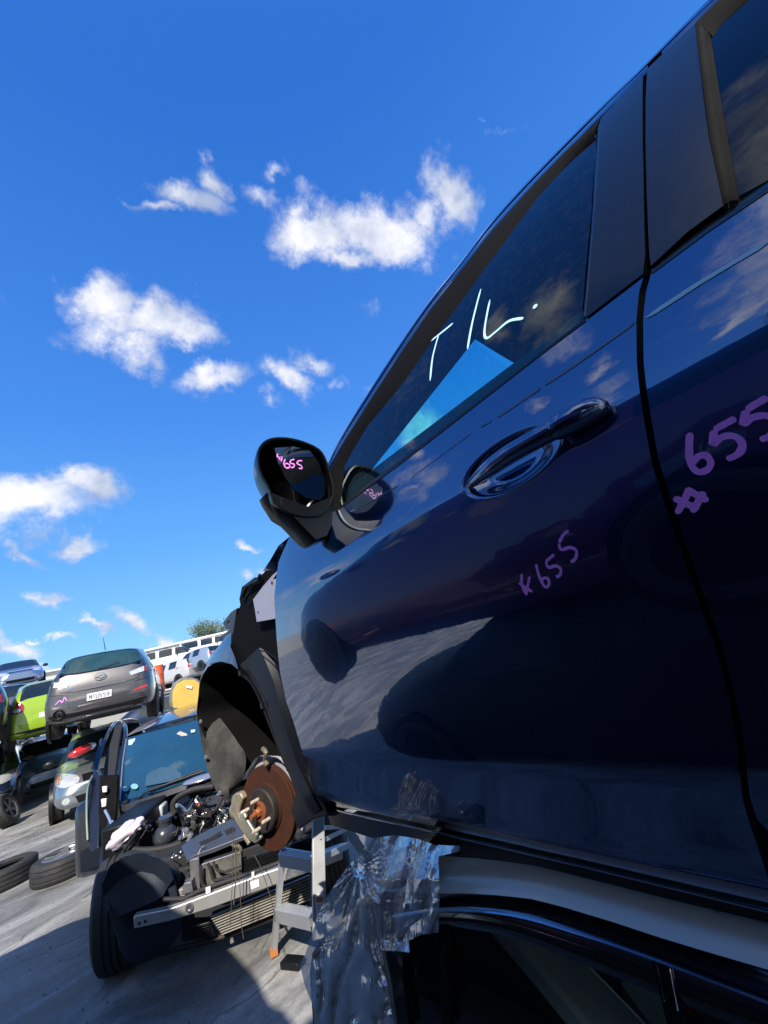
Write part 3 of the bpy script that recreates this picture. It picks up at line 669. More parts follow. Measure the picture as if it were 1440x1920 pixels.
for st in ([(292, 208), (286, 232), (318, 242)], [(300, 255), (322, 232), (316, 268)], [(350, 252), (336, 284), (354, 317), (378, 315), (382, 296), (362, 284), (345, 290)], [(420, 252), (392, 260), (388, 282), (418, 290), (412, 312), (390, 316)], [(480, 264), (452, 264), (440, 285), (470, 300), (476, 322), (452, 322)]):
    stroke(bm, [(lambda v: (v.x, v.z))(m3(*p, YM-.003)) for p in z4(st)], .0034, Smir, .0, Vector((0, -1, 0)))
bpart('pen_marking', bm, MAG, wm)
# foot of the mirror on the door
# --- nose: what the missing wing leaves bare
def q3(l, X): return [onx(px, py, X) for px, py in l]
def plate(l, X, t=.012, d=(1, 0, 0)):
    bm = nb(); poly(bm, [onx(*p, X) if len(p) == 2 else onx(*p) for p in l], t, d); return bm
def loft(bm, rows, mi=0, closed=False):
    V = [[bm.verts.new(p) for p in r] for r in rows]
    for a, b in zip(V[:-1], V[1:]):
        m = min(len(a), len(b))
        for k in range(m if closed else m-1): f = bm.faces.new((a[k], a[(k+1) % m], b[(k+1) % m], b[k])); f.material_index = mi
    return V
bpart('hinge_panel', plate([(530, 1062), (510, 1079), (492, 1100), (474, 1124), (478, 1146), (481, 1167), (520, 1160), (524, 1100)], .66, .01), mat('grey_primer', (.32, .31, .40), .4, coat=.3, var=.12, scale=8, dirt=(.2, .2, .24), dirtamt=.4), bevel=.002)
for (px, py, r) in ((510, 1093, .006), (484, 1148, .004)): bm = nb(); lathe(bm, [(0, .001), (r, .001), (r, -.002)], onx(px, py, .6595), (-1, 0, 0), 14); bpart('bolt_hole', bm, DARKINT)
bpart('cowl_side', plate([(524, 1052), (506, 1059), (495, 1072), (484, 1084), (476, 1083), (468, 1089), (453, 1100), (448, 1123), (450, 1134), (445, 1150), (441, 1162), (434, 1200), (436, 1244), (447, 1253), (469, 1236), (486, 1216), (518, 1240), (530, 1240), (524, 1150)], .685, .05), DEEPBLK, bevel=.004)
bm = nb(); c = onx(470, 1098, .67); tube(bm, q3([(455, 1118), (462, 1100), (474, 1092), (485, 1088), (488, 1078)], .67), .008, 8); tube(bm, q3([(458, 1122), (470, 1108), (476, 1094)], .66), .003, 6); bpart('wiring_clip', bm, BLACKPL)
bm = nb()
poly(bm, q3([(444, 1140), (432, 1148), (417, 1168), (423, 1180), (430, 1180), (420, 1188), (414, 1192), (418, 1200), (436, 1196)], .70), .03, (1, 0, 0))
lathe(bm, [(0, .002), (.014, .002), (.014, -.002)], onx(426, 1163, .698), (-1, 0, 0), 12, )
bpart('headlamp_bracket', bm, mat('dark_bracket', (.05, .05, .055), .4, .5, var=.2), bevel=.003)
# curved apron above the wheel well
bm = nb(); Lo = [(381, 1262), (394, 1244), (412, 1240), (434, 1245), (447, 1256)]; Hi = [(404, 1222), (414, 1206), (424, 1192), (434, 1186), (440, 1220)]
loft(bm, [[onx(*p, .66) for p in Lo], [onx((p[0]+q_[0])/2-2, (p[1]+q_[1])/2-3, .67) for p, q_ in zip(Lo, Hi)], [onx(*p, .70) for p in Hi], [onx(*p, .70)+Vector((.35, 0, .02)) for p in Hi]])
APR = paint('blue_grey_metal', (.035, .055, .11), .5, .35)
bpart('inner_wing', bm, APR)
# rear apron: body metal from liner to door
bm = nb(); c_a = [(444, 1252), (462, 1262), (486, 1303), (503, 1347), (521, 1397), (537, 1440), (556, 1490), (585, 1530)]; c_b = [(486, 1214), (498, 1240), (514, 1280), (527, 1330), (540, 1380), (556, 1430), (580, 1480), (600, 1518)]
c_c = [(530, 1236), (538, 1262), (546, 1300), (556, 1345), (566, 1390), (580, 1440), (600, 1480), (612, 1518)]
loft(bm, [[onx(*p, .69) for p in c_a], [onx((2*a[0]+b[0])/3, (2*a[1]+b[1])/3, .665) for a, b in zip(c_a, c_b)], [onx(*p, .675) for p in c_b], [onx((c[0]+b[0])/2, (c[1]+b[1])/2, .70) for c, b in zip(c_c, c_b)], [onx(*p, .70) for p in c_c]])
bpart('front_pillar', bm, mat('dark_blue_inner_metal', (.004, .006, .013), .55, .1, var=.3, scale=6))
bm = nb(); tube(bm, smooth_pts(q3([(448, 1262), (470, 1280), (490, 1320), (506, 1362), (522, 1402), (540, 1445)], .665), 4), .004, 6)
for p in ((500, 1200), ): pass
tube(bm, smooth_pts(q3([(487, 1220), (500, 1222), (512, 1230), (522, 1240)], .66), 4), .0025, 6)
for (px, py) in ((451, 1262), (492, 1323)): box(bm, onx(px, py, .66), (.01, .02, .02))
bpart('panel_flange', bm, BLACKPL)
bm = nb(); poly(bm, [onx(*p, .68) for p in [(578, 1455), (592, 1488), (606, 1508), (616, 1530), (600, 1534), (587, 1537), (560, 1556), (545, 1520), (556, 1480), (545, 1440)]], .05, (1, 0, 0)); bpart('sill_end', bm, BLACKPL, bevel=.004)
# wheel well liner
lipc = [(412, 1491), (397, 1462), (384, 1419), (375, 1369), (370, 1337), (372, 1303), (376, 1275), (391, 1250), (412, 1241), (434, 1246), (455, 1264), (486, 1308), (503, 1347), (521, 1397), (537, 1440), (556, 1490)]
lipx = [.66, .645, .635, .63, .63, .63, .635, .645, .655, .665, .675, .68, .685, .69, .695, .70]
lp = [onx(p[0], p[1], x) for p, x in zip(lipc, lipx)]; lp = smooth_pts(lp, 3)
ctr = Vector((0, sum(p.y for p in lp)/len(lp), 1.25))
bm = nb()
def inn_(p, dx, s): return Vector((p.x+dx, ctr.y+(p.y-ctr.y)*s, ctr.z+(p.z-ctr.z)*s))
loft(bm, [[p+Vector((0, 0, 0)) for p in lp], [inn_(p, .02, .97) for p in lp], [inn_(p, .15, .95) for p in lp], [inn_(p, .38, .93) for p in lp]])
r_ = [inn_(p, .38, .93) for p in lp]; bm.faces.new([bm.verts.new(p) for p in r_])
liner = bpart('wheel_arch_liner', bm, DEEPBLK)  # near-black also stands for the shade inside the well
Lf = [(372, 1303), (369, 1337), (374, 1369), (383, 1419), (396, 1462), (411, 1491), (428, 1501)]; Rf = [(381, 1310), (404, 1336), (428, 1366), (446, 1392), (461, 1418), (455, 1462), (434, 1490)]
bm = nb(); rows = []
for t in (0, .15, .4, .7, 1):
    rows.append([onx(a[0]+(b[0]-a[0])*t, a[1]+(b[1]-a[1])*t, .626+.10*t**.8) for a, b in zip(Lf, Rf)])
loft(bm, [smooth_pts(r, 4) for r in rows])
bpart('felt_panel', bm, LINER, liner)
for (px, py) in ((376, 1353), (386, 1420), (412, 1487)): bm = nb(); lathe(bm, [(0, .004), (.008, .003), (.010, 0)], onx(px, py, .624), (-1, -.5, 0), 12); bpart('push_clip', bm, mat('grey_clip', (.12, .14, .18), .35, var=.1), liner)
# strut, arm
bm = nb(); tube(bm, [(.92, 1.72, 1.12), (.98, 1.68, 1.62)], .03, 12); tube(bm, [(.97, 1.685, 1.35), (.99, 1.68, 1.6)], .055, 14); tube(bm, [(.8, 1.75, 1.05), (1.2, 1.7, 1.08)], .025, 8)
bpart('suspension_strut', bm, GREASE)
bm = nb(); tube(bm, smooth_pts(q3([(493, 1404), (499, 1412), (497, 1425), (502, 1436)], .69), 4), .009, 8); bpart('brake_hose_bracket', bm, mat('tan_metal', (.16, .14, .10), .5, .3))
# brake disc, turned with the steering
DC = Vector(onx(497, 1516, .68)); an = Vector((-cos(radians(17)), -sin(radians(17)), .02)).normalized()
R0 = .14
dsc = empty('brake_disc', '', ''); dsc.parent = blue
del dsc['label']; del dsc['category']
bpy.data.objects.remove(dsc)
bm = nb(); lathe(bm, [(.052, -.002), (.080, -.002), (.082, -.010), (.139, -.010), (.141, -.012), (.141, -.019), (.136, -.021), (.136, -.027), (.141, -.029), (.141, -.035), (.08, -.037)], DC, an, 64)
disc = bpart('brake_disc', bm, RUST, angle=30)
bm = nb(); lathe(bm, [(.074, -.013), (.076, -.006), (.073, .018), (.068, .022), (.034, .022), (.033, .024)], DC, an, 48); bpart('disc_hat', bm, GREASE, disc, angle=30)
bm = nb(); lathe(bm, [(.034, .022), (.034, .028), (.029, .030), (.024, .030), (.022, .026), (0, .026)], DC, an, 28); bpart('hub_centre', bm, mat('rust_light', (.22, .07, .025), .75, .2, var=.35, scale=60, bump=.3), disc)
bm = nb(); lathe(bm, [(.0155, .026), (.0155, .040), (.013, .043), (.009, .043), (.009, .052), (0, .053)], DC, an, 6); tube(bm, [DC+an*.03, DC+an*.066+Vector((0, 0, -.004))], .0085, 12); bpart('axle_nut', bm, mat('rusty_nut', (.40, .14, .05), .55, .5, var=.5, scale=70), disc)
e1 = an.cross(Vector((0, 0, 1))).normalized(); e2 = e1.cross(an).normalized()
def screen_stud(px, py):
    d = ray(px, py); P0 = DC+an*.022; t = (P0-CO).dot(an)/d.dot(an); return CO+d*t
for (px, py) in ((484, 1499), (466, 1517), (505, 1535), (487, 1553), (519, 1502)):
    P = screen_stud(px, py); r = P-(DC+an*.022)
    if (px, py) == (519, 1502): continue
    bm = nb(); tube(bm, [P, P+an*.010, P+an*.0105, P+an*.030, P+an*.033], .006, 14, rr=[.0065, .0065, .0062, .0062, .0045])
    so_ = bpart('wheel_stud', bm, mat('zinc_stud', (.85, .82, .74), .3, .4, var=.12, scale=50, dirt=(.45, .20, .04), dirtamt=.75), disc)
bm = nb()
for k in range(41):
    pass
a0_, a1_ = radians(-35), radians(150); rows = []
for k in range(31):
    a = a0_+(a1_-a0_)*k/30; dr = Vector((0, 0, 1))*sin(a)+Vector((0, -1, 0))*cos(a); dr = (dr-dr.dot(an)*an).normalized(); wv = .004*sin(k*.9)
    rows.append([DC+dr*(.12)-an*.052, DC+dr*(.156+wv)-an*.050, DC+dr*(.168+wv)-an*.044, DC+dr*(.170+wv)-an*.025])
loft(bm, rows); bpart('dust_shield', bm, mat('galvanised_shield', (.55, .58, .66), .4, .3, var=.2, scale=18, dirt=(.12, .12, .14), dirtamt=.4), disc)
# caliper: bridge over the disc's left-lower rim and its carrier
def dp(px, py, h):
    d = ray(px, py); P0 = DC+an*h; t = (P0-CO).dot(an)/d.dot(an); return CO+d*t
CAL = mat('caliper_iron', (.30, .27, .20), .5, .35, var=.3, scale=30, bump=.2, dirt=(.13, .11, .08), dirtamt=.4)
bm = nb()
poly(bm, [dp(*p, .012) for p in [(433, 1496), (440, 1488), (450, 1487), (455, 1497), (450, 1512), (447, 1524), (452, 1540), (462, 1556), (470, 1566), (478, 1572), (488, 1570), (487, 1576), (476, 1583), (468, 1578), (456, 1564), (446, 1550), (437, 1534), (432, 1515)]], .035, -an)
cal = bpart('brake_caliper', bm, CAL, bevel=.005)
bm = nb(); poly(bm, [dp(*p, .022) for p in [(448, 1524), (455, 1520), (463, 1538), (474, 1556), (480, 1564), (488, 1568), (489, 1574), (478, 1583), (470, 1578), (458, 1560), (450, 1542)]], .014, -an); bpart('pad_carrier', bm, mat('carrier_metal', (.5, .5, .4), .35, .7, var=.2, dirt=(.2, .16, .1), dirtamt=.4), cal, bevel=.004)
bm = nb(); ell(bm, dp(441, 1520, -.01), (.022, .03, .03)); bpart('piston_housing', bm, CAL, cal)
bm = nb(); tube(bm, [dp(443, 1508, -.005), dp(441, 1490, -.012)], .009, 10); bpart('slide_pin', bm, CAL, cal)
bm = nb(); tube(bm, [dp(458, 1566, -.01), dp(468, 1582, -.008)], .008, 8); bpart('slide_pin', bm, CAL, cal)
# firewall, far inner wing and what stands behind
bm = nb(); box(bm, (XC, 1.32, 1.52), (1.6, .05, .75)); box(bm, (XC, 1.75, 1.42), (.75, .55, .45)); box(bm, (XC+.2, 2.1, 1.30), (1.1, .08, .3)); box(bm, (1.72, 2.32, 1.55), (1.2, .06, .85)); bpart('engine_bay', bm, BLACKPL, bevel=.02)  # the upright front panel is unseen, added for its shadow
bm = nb(); box(bm, (2.1, 1.75, 1.5), (.12, .9, .35)); bpart('inner_wing', bm, APR, bevel=.02)
bm = nb(); box(bm, (XC, 1.38, 1.90), (1.5, .2, .06)); bpart('cowl', bm, BLACKPL, bevel=.02)
# ------------------------------------------------------------------ silver car underneath
X2T = interp([(.20, .66), (.35, .60), (.60, .565), (.80, .570), (.90, .580), (1.0, .592), (1.08, .606), (1.13, .622), (1.165, .648), (1.20, .70), (1.228, .78), (1.25, .90)])
def X2(y, z): return X2T(z) + (.05*(y-1.0)**2 if y > 1.0 else 0)
def S2(d): return lambda y, z: Vector((X2(y, z)+d, y, z))
def sp2(px, py, dx=0.):
    X = .6
    for _ in range(30):
        p = onx(px, py, X); X = .5*X + .5*(X2(p.y, p.z)+dx)
    return (p.y, p.z)
def spl2(l, dx=0.): return [sp2(*p, dx) for p in l]
silver = empty('silver_hatchback', 'beige silver car crushed under the dark blue hatchback, clear film over its end', 'car', (XC, 0, 0))
def spart(name, bm, m, parent=None, **k): return obj(name, bm, m, parent or silver, world=True, **k)
SILV = mat('beige_silver', (.52, .48, .39), .3, .35, coat=.5, var=.05, scale=30)
SBLK = mat('gloss_black_seal', (.008, .009, .011), .12, coat=.8, var=.2)
# roof edge: from the window seal up and over
up1 = [(700, 1670), (740, 1672), (823, 1676), (875, 1675), (940, 1679), (1000, 1686), (1057, 1701), (1150, 1729), (1237, 1758), (1340, 1789), (1440, 1818)]
c_lo = spl2(resample(up1, 24)); ye = c_lo[-1][0]
c_lo += [(0., c_lo[-1][1]), (-.6, c_lo[-1][1]-.01), (-1.3, c_lo[-1][1]-.06)]
bm = nb(); rows = []
for (y, z) in c_lo:
    x = X2(y, z); k = min(0, (y-.62))*0 + (max(0, y-.72))
    rows.append([bm.verts.new(p) for p in [Vector((x, y, z)), Vector((x+.016, y, z+.016)), Vector((x+.045, y, z+.026)), Vector((x+.10, y+.005, z+.036)), Vector((x+.20, y+.01, z+.046)), Vector((x+.42, y+.01, z+.054)), Vector((XC, y+.02, z+.058)), Vector((2*XC-x-.2, y+.01, z+.046)), Vector((2*XC-x-.045, y, z+.026)), Vector((2*XC-x, y, z))]])
for a, b in zip(rows[:-1], rows[1:]):
    for k in range(9): bm.faces.new((a[k], a[k+1], b[k+1], b[k]))
spart('roof', bm, SILV)
for bx in ((.86, .62, 1.215), (2.1, .62, 1.22)): bm = nb(); box(bm, bx, (.12, .07, .05)); o = spart('packing_block', bm, mat('brown_wood_block', (.11, .065, .035), .8, var=.35, scale=20, bump=.4))
def rib2(p1, p2, o1, o2, bulge, n=5, ext_=True, dz=0.):
    a, b = (spl2(resample(p1, 24)), spl2(resample(p2, 24)))
    if ext_:
        a += [(0., a[-1][1]), (-.6, a[-1][1]-.01), (-1.3, a[-1][1]-.06)]; b += [(0., b[-1][1]), (-.6, b[-1][1]-.01), (-1.3, b[-1][1]-.06)]
    bm = nb(); rows = []
    for (y1, z1), (y2, z2) in zip(a, b):
        rows.append([bm.verts.new(Vector((X2(y1+(y2-y1)*k/n, z1+(z2-z1)*k/n)+o1+(o2-o1)*k/n-bulge*sin(pi*k/n), y1+(y2-y1)*k/n, z1+(z2-z1)*k/n))) for k in range(n+1)])
    for p, q in zip(rows[:-1], rows[1:]):
        for k in range(n): bm.faces.new((p[k], p[k+1], q[k+1], q[k]))
    return bm
s_a = [(735, 1702), (823, 1676), (875, 1675), (940, 1679), (1000, 1686), (1057, 1701), (1150, 1729), (1237, 1758), (1340, 1789), (1440, 1818)]
s_b = [(735, 1716), (823, 1702), (875, 1701), (940, 1706), (1000, 1717), (1057, 1735), (1150, 1765), (1237, 1795), (1340, 1834), (1440, 1872)]
s_c = [(735, 1736), (823, 1712), (875, 1712), (940, 1718), (1000, 1731), (1057, 1748), (1150, 1776), (1237, 1806), (1340, 1844), (1440, 1884)]
s_d = [(735, 1750), (823, 1742), (875, 1745), (940, 1757), (1000, 1776), (1057, 1800), (1150, 1838), (1237, 1874), (1340, 1915), (1440, 1955)]
spart('roof_seal', rib2(s_a, s_b, .004, .004, -.012), SBLK)
spart('window_chrome', rib2(s_b, s_c, .002, .0, .004, 4), mat('satin_chrome', (.35, .38, .45), .12, 1.0, var=.05))
spart('door_top_frame', rib2(s_c, s_d, .0, .006, .003), SBLK)
wp = spl2([(735, 1746), (823, 1738), (940, 1753), (1057, 1796), (1237, 1870), (1440, 1950)]) + [(-.3, 1.085), (-.95, 1.06), (-1.2, .92), (-.3, .86), (.6, .84), (.93, .84), (1.0, .87)]
SWG = glass('dusty_side_glass', (.8, .9, .88), 1.0, ior=1.5, dusty=.03)
spart('window_glass', patch(wp, S2(.012), step=.06, thick=0), SWG)
dv = [(820, 1742), (835, 1742), (840, 1830), (846, 1925), (828, 1925), (824, 1830)]
spart('window_divider', patch(spl2(dv), S2(.0), step=.03, thick=.012), DEEPBLK)
dv = [(1222, 1800), (1250, 1812), (1270, 1880), (1290, 1960), (1262, 1960), (1240, 1870)]
spart('window_divider', patch(spl2(dv), S2(-.002), step=.03, thick=.012), DEEPBLK)
bm = nb(); tube(bm, [S2(-.004)(*sp2(x, y)) for x, y in ((1233, 1804), (1240, 1835), (1247, 1872))], .0012, 6); tube(bm, [S2(-.004)(*sp2(x, y)) for x, y in ((1257, 1812), (1264, 1850), (1272, 1890))], .0012, 6)
spart('chrome_edge', bm, CHROME)
# door corner and body below the windows
dc_ = [(712, 1770), (735, 1752), (760, 1765), (757, 1830), (770, 1925), (742, 1925), (728, 1850)]
spart('quarter_trim', patch(spl2(dc_), S2(-.004), step=.03, thick=.012), MATTBLK)
st_ = [(709, 1776), (722, 1772), (738, 1850), (748, 1925), (733, 1925), (722, 1850)]
spart('panel_edge', patch(spl2(st_), S2(-.008), step=.03, thick=.008), mat('pale_edge', (.40, .42, .44), .3, .5))
bdy = [(1.0, .87), (.98, .95), (.96, 1.02), (1.02, 1.05), (1.10, 1.0), (1.20, .92), (1.30, .87), (1.34, .8), (1.34, .6), (1.32, .35), (1.2, .25), (-1.6, .25), (-1.6, .9), (-1.2, .92), (-.3, .85), (.6, .83), (.95, .83)]
spart('body_side', patch(bdy, S2(.002), step=.04, thick=.02), SILV)
spart('body_side', patch(bdy, lambda y, z: Vector((2*XC-X2(y, z), y, z)), step=.08, thick=.02, inward=(-1, 0, 0)), SILV)
# end: rear screen sloping down to the deck and the dark tail
bm = nb(); rows = []
for t in range(7):
    s = t/6; y = .84+.32*s; z = 1.155-.20*s+.02*sin(pi*s); x0 = .635+.01*s
    rows.append([bm.verts.new((x0+(2*XC-2*x0)*k/10, y+.08*(1-(2*k/10-1)**2), z+.07*(1-(2*k/10-1)**2)*(1-s))) for k in range(11)])
for a, b in zip(rows[:-1], rows[1:]):
    for k in range(10): bm.faces.new((a[k], a[k+1], b[k+1], b[k]))
spart('rear_screen', bm, DARKGL)
bm = nb(); rows = []
for t in range(9):
    s = t/8; y = .82+.34*s; z = 1.17-.21*s+.03*sin(pi*s); x0 = .618-.02*s
    rows.append([bm.verts.new((x0, y, z-.03)), bm.verts.new((x0+.01, y, z)), bm.verts.new((x0+.07, y+.01, z+.01)), bm.verts.new((x0+.1, y+.01, z-.005))])
for a, b in zip(rows[:-1], rows[1:]):
    for k in range(3): bm.faces.new((a[k], a[k+1], b[k+1], b[k]))
spart('rear_pillar', bm, SILV)
bm = nb(); rows = []
for (y, z) in ((1.15, .955), (1.20, .945), (1.27, .92), (1.32, .88), (1.345, .83), (1.36, .7), (1.35, .35)):
    x0 = X2(y, z)+.005; rows.append([bm.verts.new((x0+(2*XC-2*x0)*k/10, y+.07*(1-(2*k/10-1)**2), z+.015*(1-(2*k/10-1)**2))) for k in range(11)])
for a, b in zip(rows[:-1], rows[1:]):
    for k in range(10): bm.faces.new((a[k], a[k+1], b[k+1], b[k]))
spart('boot_lid', bm, SILV)
bm = nb(); box(bm, (XC, 1.38, .50), (1.76, .10, .34)); spart('rear_bumper', bm, mat('dark_grey_bumper', (.04, .042, .048), .4, var=.2), bevel=.03)
bm = nb(); box(bm, (XC, -.1, .3), (1.7, 3.0, .1)); box(bm, (XC, -1.6, .6), (1.7, .08, .6)); box(bm, (XC, .95, .7), (1.6, .5, .3)); spart('floor_pan', bm, DARKINT)
for x in (1.05, 1.95):
    bm = nb(); box(bm, (x, .35, .80), (.5, .14, .5), Matrix.Rotation(radians(-14), 3, 'X')); box(bm, (x, .05, .58), (.5, .55, .14)); spart('seat', bm, mat('navy_seat_cloth', (.02, .03, .05), .85, var=.3, scale=30), bevel=.04)
bm = nb(); beam(bm, (.86, .95, 1.02), (.80, .52, .80), .05, .10, (1, 0, 0)); spart('pillar_trim', bm, mat('beige_strip_reflection', (.85, .80, .68), .5, var=.1), bevel=.01)  # pale bar added for the beige strip reflected in the side glass
bm = nb(); beam(bm, (1.3, 1.25, 1.05), (1.0, .62, .72), .03, .07, (1, 0, 0)); spart('reflection_strip', bm, mat('pale_strip_reflection', (.8, .8, .72), .6, var=.1))  # second pale bar, also standing in for the strip reflected in the glass
for (px, fy_) in ((.66, -1.0), (.66, .95), (2.34, .95), (2.34, -1.0)):
    bm = nb(); lathe(bm, [(.19, -.02), (.30, -.03), (.315, .0), (.315, .15), (.30, .18), (.19, .17)], (px, fy_, .31), (1 if px < 1 else -1, 0, 0), 30); w = spart('wheel', bm, TYRE)
bm = nb(); ell(bm, (.98, .44, .93), (.06, .12, .05)); ell(bm, (1.02, .33, .97), (.08, .10, .05)); ell(bm, (.94, .50, .88), (.04, .06, .04)); tag(obj('red_reflection', bm, mat('reflected_red', (.75, .02, .03), .7, var=.3, scale=30)), 'red shape added inside the silver car for a sleeve reflected in its glass', 'reflection')  # red shape standing in for a sleeve reflected in the side glass
# --- clear film
film_o = [(742, 1566), (700, 1571), (676, 1598), (652, 1625), (624, 1664), (598, 1708), (580, 1768), (563, 1812), (572, 1850), (588, 1888), (612, 1935), (742, 1935), (728, 1858), (716, 1782), (742, 1783), (768, 1786), (766, 1764), (790, 1752), (822, 1748), (824, 1680), (822, 1606), (862, 1596), (862, 1586), (815, 1584), (780, 1572)]
TIE = (676, 1622)
from mathutils import noise as mn
def film(u, v):
    dx, dy = u-TIE[0], v-TIE[1]; r = hypot(dx, dy); a = atan2(dy, dx)
    n1 = mn.noise(Vector((u*.018, v*.008, 3)))
    wr = min(1, max(0, (u-TIE[0]-8)/40))*min(1, max(0, (1800-v)/40))          # how much of the wrapped, smoother part
    fan = abs(sin(a*11 + 3.6*n1 + .003*r))**.45*min(1, r/60)*.030 + .012*mn.noise(Vector((u*.03, v*.016, 9))) + .004*abs(mn.noise(Vector((u*.07, v*.03, 1))))
    q = u*.86 + (v-1600)*.30
    wrap = .009*abs(sin(q*.085 + 2.5*n1))**.5 + .010*mn.noise(Vector((q*.035, v*.008, 2))) + .002*abs(mn.noise(Vector((q*.16, v*.02, 5))))
    f = fan*(1-wr) + wrap*wr
    if u > 716 and v < 1790: base = .60-.000*(u-716)+ (.03 if v < 1650 else 0)*(1650-v)/60
    else: base = .585
    left = max(0, (716-u))/150
    base += .03*left*left if v > 1700 else -.02*left
    if u > 720 and 1690 < v < 1790: f += .004*abs(sin(u*.11+v*.015))
    return onx(u, v, base-.006-f)
bm = patch(film_o, film, step=3.2, thick=0)
fm = bpy.data.materials.new('clear_plastic_film'); fm.use_nodes = True; t = fm.node_tree; t.nodes.clear()
tr = t.nodes.new('ShaderNodeBsdfTransparent'); tr.inputs[0].default_value = (.93, .95, .97, 1)
gl_ = t.nodes.new('ShaderNodeBsdfGlossy'); gl_.inputs['Roughness'].default_value = .03; gl_.inputs[0].default_value = (1, 1, 1, 1)
df = t.nodes.new('ShaderNodeBsdfDiffuse'); df.inputs[0].default_value = (.75, .78, .82, 1)
lw = t.nodes.new('ShaderNodeLayerWeight'); lw.inputs[0].default_value = .5
mr_ = t.nodes.new('ShaderNodeMapRange'); mr_.inputs[3].default_value = .34; mr_.inputs[4].default_value = .9; t.links.new(lw.outputs['Facing'], mr_.inputs[0])
m1 = t.nodes.new('ShaderNodeMixShader'); t.links.new(mr_.outputs[0], m1.inputs[0]); t.links.new(tr.outputs[0], m1.inputs[1]); t.links.new(gl_.outputs[0], m1.inputs[2])
m2 = t.nodes.new('ShaderNodeMixShader'); m2.inputs[0].default_value = .2; t.links.new(m1.outputs[0], m2.inputs[1]); t.links.new(df.outputs[0], m2.inputs[2])
tcn = t.nodes.new('ShaderNodeTexCoord'); no = t.nodes.new('ShaderNodeTexNoise'); no.inputs['Scale'].default_value = 1; no.inputs['Detail'].default_value = 3; no.inputs['Distortion'].default_value = 1.0
mpf = t.nodes.new('ShaderNodeMapping'); mpf.inputs['Scale'].default_value = (26, 26, 6); t.links.new(tcn.outputs['Object'], mpf.inputs['Vector']); t.links.new(mpf.outputs[0], no.inputs['Vector'])
bp_ = t.nodes.new('ShaderNodeBump'); bp_.inputs['Strength'].default_value = 1.0; bp_.inputs['Distance'].default_value = .006; t.links.new(no.outputs['Fac'], bp_.inputs['Height']); t.links.new(bp_.outputs[0], gl_.inputs['Normal'])
oo = t.nodes.new('ShaderNodeOutputMaterial'); t.links.new(m2.outputs[0], oo.inputs['Surface'])
tag(obj('plastic_film', bm, fm, angle=180), 'crinkled clear plastic film hanging over the end of the silver car', 'plastic film')

# ------------------------------------------------------------------ step ladder
lad = empty('step_ladder', 'small aluminium step ladder standing in front of the stripped black car', 'ladder', (1.25, 3.0, 0))
def lpart(name, bm, m, **k): return obj(name, bm, m, lad, world=True, **k)
def rail(name, pa, pb, w, h, up=(0.3, .9, 0), m=ALU):
    bm = nb(); a, b = Vector(pa), Vector(pb); d = (b-a).normalized(); s = d.cross(Vector(up)).normalized()
    beam(bm, a, b, w, .005, up); 
    for k in (-1, 1): beam(bm, a+s*k*(w/2)+Vector(up)*h/2, b+s*k*(w/2)+Vector(up)*h/2, .004, h, up)
    return lpart(name, bm, m, bevel=.001)
T_R = ond(597, 1534, 2.95); B_R = T_R+(ond(599, 1700, 2.80)-T_R)*1.32; T_L = ond(532, 1590, 3.12); B_L = ond(514, 1790, 3.36)
rail('front_rail', T_R, B_R, .066, .03); rail('front_rail', T_L, B_L, .030, .05)
for (pl, pr, nm) in (((528, 1596), (588, 1606), 0), ((522, 1699), (588, 1712), 1)):
    a = ond(*pl, 3.13+.12*nm); b = ond(*pr, 2.98-.05*nm); bm = nb(); beam(bm, a, b, .07, .006, (0, 0, 1)); n_ = (b-a).normalized().cross(Vector((0, 0, 1)))
    beam(bm, a+n_*.035-Vector((0, 0, .03)), b+n_*.035-Vector((0, 0, .03)), .005, .062, (0, 0, 1))
    for k in range(4): beam(bm, a+n_*(-.02+.014*k)+Vector((0, 0, .005)), b+n_*(-.02+.014*k)+Vector((0, 0, .005)), .004, .004)
    lpart('step', bm, ALU)
rail('rear_rail', ond(648, 1550, 3.1), Vector((1.95, 3.0, 0)), .05, .025); rail('rear_rail', ond(560, 1598, 3.5), ond(540, 1760, 3.75), .03, .02)
bm = nb(); beam(bm, ond(598, 1580, 2.92), ond(650, 1554, 3.1), .006, .022, (0, 0, 1)); beam(bm, ond(606, 1606, 3.0), ond(652, 1585, 3.15), .03, .03, (0, 0, 1)); beam(bm, ond(608, 1552, 3.0), ond(640, 1550, 3.1), .02, .02, (0, 0, 1)); lpart('spreader_bar', bm, ALU)
bm = nb(); lathe(bm, [(0, .008), (.012, .006), (.013, 0)], ond(601, 1577, 2.915), (-.4, -.9, 0), 12); lpart('rivet', bm, GREASE)
bm = nb(); beam(bm, ond(523, 1712, 3.24), ond(545, 1760, 3.7), .014, .004); beam(bm, ond(556, 1716, 3.2), ond(600, 1770, 3.5), .012, .004); lpart('cross_brace', bm, ALU)
bm = nb(); n0 = (B_R-T_R).normalized(); p0 = T_R+n0*.33; ys = Vector((-.36, -.93, 0))*.008; beam(bm, p0+ys, p0+n0*.17+ys, .044, .002, (.3, .9, 0)); lb = lpart('label_sticker', bm, mat('white_sticker', (.75, .75, .74), .4))
bm = nb(); beam(bm, p0+n0*.012+ys*1.3, p0+n0*.032+ys*1.3, .034, .002, (.3, .9, 0)); obj('label_heading', bm, mat('orange_red_print', (.75, .12, .05), .5), lb, world=True)
bm = nb()
for k in range(7): beam(bm, p0+n0*(.045+.011*k)+ys*1.3, p0+n0*(.048+.011*k)+ys*1.3, .03-.004*(k % 3), .002, (.3, .9, 0))
obj('label_print', bm, mat('grey_print', (.35, .35, .36), .5), lb, world=True)
